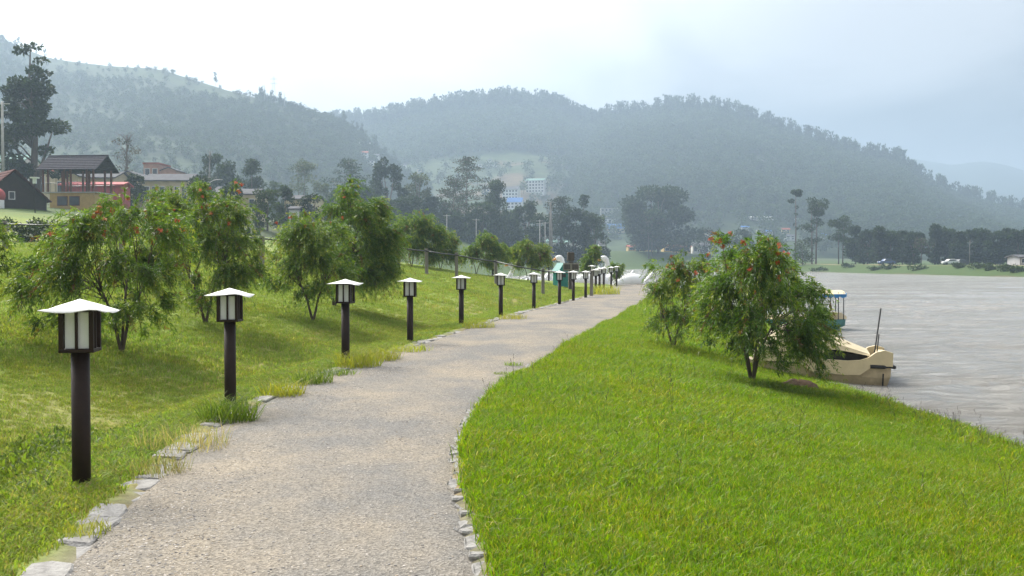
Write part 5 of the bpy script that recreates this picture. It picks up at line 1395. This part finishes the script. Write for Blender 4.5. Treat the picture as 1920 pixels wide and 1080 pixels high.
# left-hand town
hp('long red wall-like shed behind the pavilion', 126, 238, 345, 348, 140, 3, 'red_wall', 'red_wall', cols=0, door=False)
hp('pale green-roofed hall behind the old cypress', -30, 62, 292, 308, 190, 9, 'white_w', 'roof_gr', cols=5)
hp('little white gabled house between cypress and pavilion', 84, 104, 312, 322, 185, 6, 'cream_w', 'roof_r', cols=1, door=False, gable_front=True)
hp('cream gable-ended house seen through the pavilion posts', 126, 168, 322, 334, 165, 8, 'cream_w', 'roof_g', cols=2, door=False, gable_front=True)
hp('cream bungalow with grey roof right of the gabled house', 172, 232, 324, 337, 168, 8, 'cream_w', 'roof_g', cols=3)
hp('cream house with grey hipped roof behind the leafless tree', 232, 288, 326, 340, 175, 9, 'cream_w', 'roof_g', cols=3, gable_front=True)
hp('long low house with dark grey roof above the bottlebrush crowns', 286, 368, 328, 342, 172, 8, 'cream_w', 'roof_g', cols=6)
hp('pink two-storey flat-roofed block above the long grey roof', 282, 310, 307, 311, 215, 7, 'pink_w', 'roof_r', cols=2, storeys=2, kind='flat', door=False)
hp('small pink house with shallow roof beside the pink block', 312, 341, 317, 322, 212, 6, 'pink_w', 'roof_g', cols=2, gable_front=True, door=False)
hp('cream house with grey roof below the dense rounded tree', 412, 446, 352, 364, 160, 8, 'cream_w', 'roof_g', cols=2)
hp('cream house with dark roof near the cone-topped tree', 448, 492, 356, 367, 165, 8, 'cream_w', 'roof_g', cols=3)
hp('low cream house with wide roof among the terrace hedges', 545, 600, 368, 376, 180, 9, 'cream_w', 'roof_g', cols=3)
hp('tiny white shed on the terraces', 548, 566, 389, 393, 150, 4, 'white_w', 'roof_g', cols=1, door=False)
# shoreline sheds
hp('long low white boathouse with green roof behind the far lawn', 1052, 1100, 451, 455, 330, 7, 'white_w', 'roof_gr', cols=7)
hp('white marquee-like shed beside the dead trunk', 1012, 1042, 450, 455, 335, 6, 'white_w', 'roof_gr', cols=3)
hp('small white kiosk with pyramid roof right of the boathouse', 1122, 1134, 453, 458, 335, 4, 'white_w', 'roof_g', cols=1, door=False)
hp('yellow bungalow half hidden behind the huge rounded tree', 1176, 1222, 460, 463, 450, 9, 'ochre', 'roof_r', cols=4)
hp('yellow house with white windows right of the huge rounded tree', 1242, 1292, 459, 463, 450, 9, 'ochre', 'roof_r', cols=4)
hp('grey-white house seen between the huge tree and the bottlebrush', 1296, 1326, 456, 461, 455, 8, 'white_w', 'roof_g', cols=3)
hp('grey thatched shelter at the end of the far shore', 1900, 1950, 482, 490, 200, 5, 'grey_w', 'roof_g', cols=3)
# hillside buildings, standing where the slope is
def hh(label, u0, u1, vt, vb, wall, roof, storeys=2, cols=4, kind='gable', rz=0.0, group='hillside houses', rfrac=.25):
    p = hit((u0 + u1) / 2, vb); D = p.y; s = D / F
    H = (vb - vt) * s
    return house(label, p, rz, (u1 - u0) * s, (u1 - u0) * s * .6, H * (1 - (rfrac if kind == 'gable' else .06)), H * rfrac, wall, roof, cols, storeys, kind, group, False)
hh('white four-storey hotel standing alone on the hillside', 988, 1023, 335, 362, 'white_w', 'roof_gr', 4, 6, 'gable', -.3, rfrac=.16)
hh('white gabled guest house above the blue-roofed one', 944, 974, 350, 374, 'white_w', 'roof_g', 3, 5, 'gable', -.3)
hh('white house with bright blue roof below the guest house', 952, 980, 371, 392, 'white_w', 'roof_b', 2, 4, 'gable', -.2, rfrac=.4)
hh('cream house left of the white guest house', 905, 926, 352, 366, 'cream_w', 'roof_g', 2, 3)
hh('white house above the trees by the thin umbrella tree', 1094, 1113, 376, 393, 'white_w', 'roof_gr', 2, 3)
hh('grey unfinished apartment block at the hill foot', 1126, 1160, 390, 412, 'grey_w', 'concrete', 3, 5, 'flat')
hh('low pale block under the grey apartments', 1130, 1172, 410, 424, 'white_w', 'roof_g', 2, 5, 'flat')
hh('long shed with bright blue roof at the hill foot', 1138, 1170, 420, 436, 'cream_w', 'roof_b', 1, 4, 'gable', 0, rfrac=.55)
hh('white terrace house with orange roof at the top of the hillside village', 666, 690, 284, 297, 'white_w', 'roof_r', 2, 4)
hh('white house beside the orange roof in the hillside village', 690, 711, 289, 302, 'white_w', 'roof_g', 2, 3)
hh('white tall house in the middle of the hillside village', 682, 702, 301, 317, 'white_w', 'roof_g', 3, 3, 'flat')
hh('pale cottage right of the hillside village', 703, 722, 305, 314, 'white_w', 'roof_g', 1, 3)
hh('white shed at the lower edge of the hillside village', 745, 762, 308, 317, 'white_w', 'roof_g', 1, 2)
hh('small pale tower house below the terraces', 782, 791, 314, 323, 'cream_w', 'roof_g', 2, 1, 'flat')
for i, (u0, u1, vt, vb) in enumerate([(657, 675, 266, 270), (677, 694, 266, 270), (710, 720, 273, 279), (729, 744, 271, 277), (760, 768, 273, 278), (799, 806, 272, 276), (896, 914, 308, 312), (915, 922, 298, 304), (922, 932, 305, 312), (876, 884, 239, 242)]):
    hh('small white hut among the hill terraces', u0, u1, vt, vb, 'white_w', 'roof_g', 1, 2, 'gable', 0, 'huts on the terraces')
for i, (u0, u1, vt, vb) in enumerate([(1405, 1446, 406, 411), (1478, 1500, 408, 413), (1440, 1450, 412, 418)]):
    hh('long white greenhouse at the foot of the dark wooded hill', u0, u1, vt, vb, 'white_w', 'white_w', 1, 4, 'gable', 0, 'greenhouses', .5)
for i, (u0, u1, vt, vb) in enumerate([(1418, 1432, 430, 438), (1434, 1448, 432, 440), (1466, 1480, 428, 438), (1472, 1490, 440, 450), (1538, 1552, 438, 448), (1320, 1334, 432, 444), (1346, 1360, 436, 446), (1390, 1404, 424, 432), (1505, 1518, 426, 434)]):
    hh(('white town house with grey roof', 'grey town house with blue roof', 'cream town house with red roof')[i % 3] + ' across the lake below the dark hill', u0, u1, vt, vb, ['white_w', 'grey_w', 'cream_w'][i % 3], ['roof_g', 'roof_b', 'roof_r'][i % 3], 2, 2, 'gable', 0, 'town houses across the lake')

# ------------------------------------------------------------------ poles, pylon, cars
def pole(label, u, vt, D, arms=1, r_=.13, wood='concrete', arm_w=.9, name='utility_pole', lampa=False):
    p = place(u, D); H = at(u, vt, D).z - p.z
    t = empty(name, p, 0, label, 'pole', 'utility poles')
    MB().tube([(0, 0, -.5), (0, 0, H)], [r_, r_ * .65], 8).build('shaft', M[wood], t, True)
    for k in range(arms): MB().box(-arm_w, arm_w, -.06, .06, H - .35 - k * .7, H - .22 - k * .7).build('crossarm', M[wood], t)
    if lampa:
        MB().tube([(0, 0, H - .1), (.8, 0, H + .35), (1.7, 0, H + .5)], .05, 6).build('lamp_arm', M['steel'], t); MB().box(1.5, 2.2, -.12, .12, H + .42, H + .52).build('lamp_unit', M['white_w'], t)
    return t
pole('tall grey utility pole left of the old cypress', 8, 190, 128, 1, .2)
pole('slim concrete pole among the terrace hedges', 472, 390, 105, 0, .1)
pole('curved-arm street light beside the dense rounded tree', 393, 342, 175, 0, .09, 'steel', lampa=True, name='street_light')
pole('thin pole in front of the bare-trunked pine', 838, 402, 250, 1, .12)
pole('double-armed utility pole left of the dead trunk', 1012, 412, 262, 2, .13)
pole('utility pole next to the double-armed one', 1022, 416, 275, 1, .12)
pole('thin utility pole under the pointed dark tree', 893, 410, 262, 1, .12)
p = place(67, 99)
t = empty('lantern_post', p, 0, 'dark lantern post with flat white cap beside the brown cabin', 'lamp')
Hh = at(67, 332, 99).z - p.z
MB().tube([(0, 0, -.4), (0, 0, Hh - .6)], .05, 8).build('post', M['bronze'], t); MB().box(-.14, .14, -.14, .14, Hh - .6, Hh - .12).build('glass', M['opal'], t); MB().box(-.32, .32, -.32, .32, Hh - .118, Hh).build('cap', M['roof_white'], t)
for (u, vb, h) in [(515, 196, 22), (498, 186, 14), (535, 205, 12)]:
    p = hit(u, vb, fn=lambda x, y: m_left(x, y)) if False else None
    b_ = (u - 960) / F; D = float(m_left.D1(np.array(b_))) * .985; x = b_ * D; z = float(m_left(np.array([x]), np.array([D]))[0])
    t = empty('pylon' if h > 15 else 'radio_mast', (x, D, z - 1), 0, 'thin steel lattice pylon on the hazy left ridge' if h > 15 else 'thin radio mast on the hazy left ridge', 'pylon' if h > 15 else 'mast', None if h > 15 else 'masts on the ridge')
    q = 1.6 if h > 15 else .5
    for sx in (-1, 1):
        for sy in (-1, 1): MB().tube([(sx * q, sy * q, 0), (sx * q * .15, sy * q * .15, h)], .055, 4).build('leg', M['steel'], t)
    for k in range(5):
        a = k / 6; w0 = q * (1 - .85 * a); w1 = q * (1 - .85 * (a + 1 / 6)); MB().tube([(-w0, -w0, a * h), (w1, -w1, (a + 1 / 6) * h)], .035, 4).build('brace', M['steel'], t)
    if h > 15:
        for zz in (.75, .9): MB().box(-2.6, 2.6, -.1, .1, zz * h, zz * h + .25).build('crossarm', M['steel'], t)
def car(label, p, rz, paint, group='cars parked by the lake'):
    t = empty('parked_car', p, rz, label, 'car', group)
    prof = [(-2.0, .35), (-2.05, .62), (-1.9, .82), (-1.1, .92), (-.6, 1.38), (.7, 1.42), (1.35, .95), (1.95, .85), (2.05, .6), (2.0, .35)]
    rings = [[(x, y, z) for x, z in prof] for y in (-.8, .8)]
    rings = [[(x * .97, -.82, .3 + (z - .3) * .97) for x, z in prof], [(x, -.7, z) for x, z in prof], [(x, .7, z) for x, z in prof], [(x * .97, .82, .3 + (z - .3) * .97) for x, z in prof]]
    MB().loft(rings).build('body', M[paint], t)
    for sy in (-1, 1): MB().add([(-.98, sy * .825, .95), (-.55, sy * .825, 1.28), (.62, sy * .825, 1.3), (1.15, sy * .825, .95), (-.98, sy * .835, .95), (-.55, sy * .835, 1.28), (.62, sy * .835, 1.3), (1.15, sy * .835, .95)], [(0, 1, 2, 3), (7, 6, 5, 4), (0, 4, 5, 1), (1, 5, 6, 2), (2, 6, 7, 3), (3, 7, 4, 0)]).build('window', M['glass'], t)
    for x in (-1.25, 1.25):
        for sy in (-1, 1): MB().tube([(x, sy * .68, .31), (x, sy * .86, .31)], .31, 14).build('wheel', M['rubber'], t)
    for sy in (-1, 1): MB().box(-2.07, -2.0, sy * .6 - .15, sy * .6 + .15, .6, .74).build('headlight', M['opal'], t)
    return t
for (u, D, rz, pt, lab) in [(1662, 263, .1, 'car_b', 'dark blue car parked under the far shore trees'), (1782, 258, 0, 'car_w', 'white car parked under the far shore trees'), (1800, 262, .2, 'car_d', 'black car parked beside the white one on the far shore'),
                            (826, 268, .1, 'car_w', 'white car parked below the bare-trunked pine'), (905, 280, 0, 'car_d', 'dark car parked by the wood behind the lawn'), (960, 300, .1, 'car_d', 'dark car parked left of the white marquee shed')]:
    car(lab, place(u, D), rz, pt)

# ------------------------------------------------------------------ haze
hz = MB().box(-4200, 4200, -60, 4300, -62, 330).mesh('haze')
m, t_, o_ = new_mat('haze_air')
pv = N(t_, 'ShaderNodeVolumePrincipled', Density=0.00058, Anisotropy=0.4)
pv.inputs['Color'].default_value = (0.46, 0.585, 0.735, 1)
t_.links.new(pv.outputs[0], o_.inputs['Volume'])
hz.materials.append(m)
tag(link_mesh('haze', hz), 'pale bluish haze hanging over the lake valley', 'haze', kind='stuff')
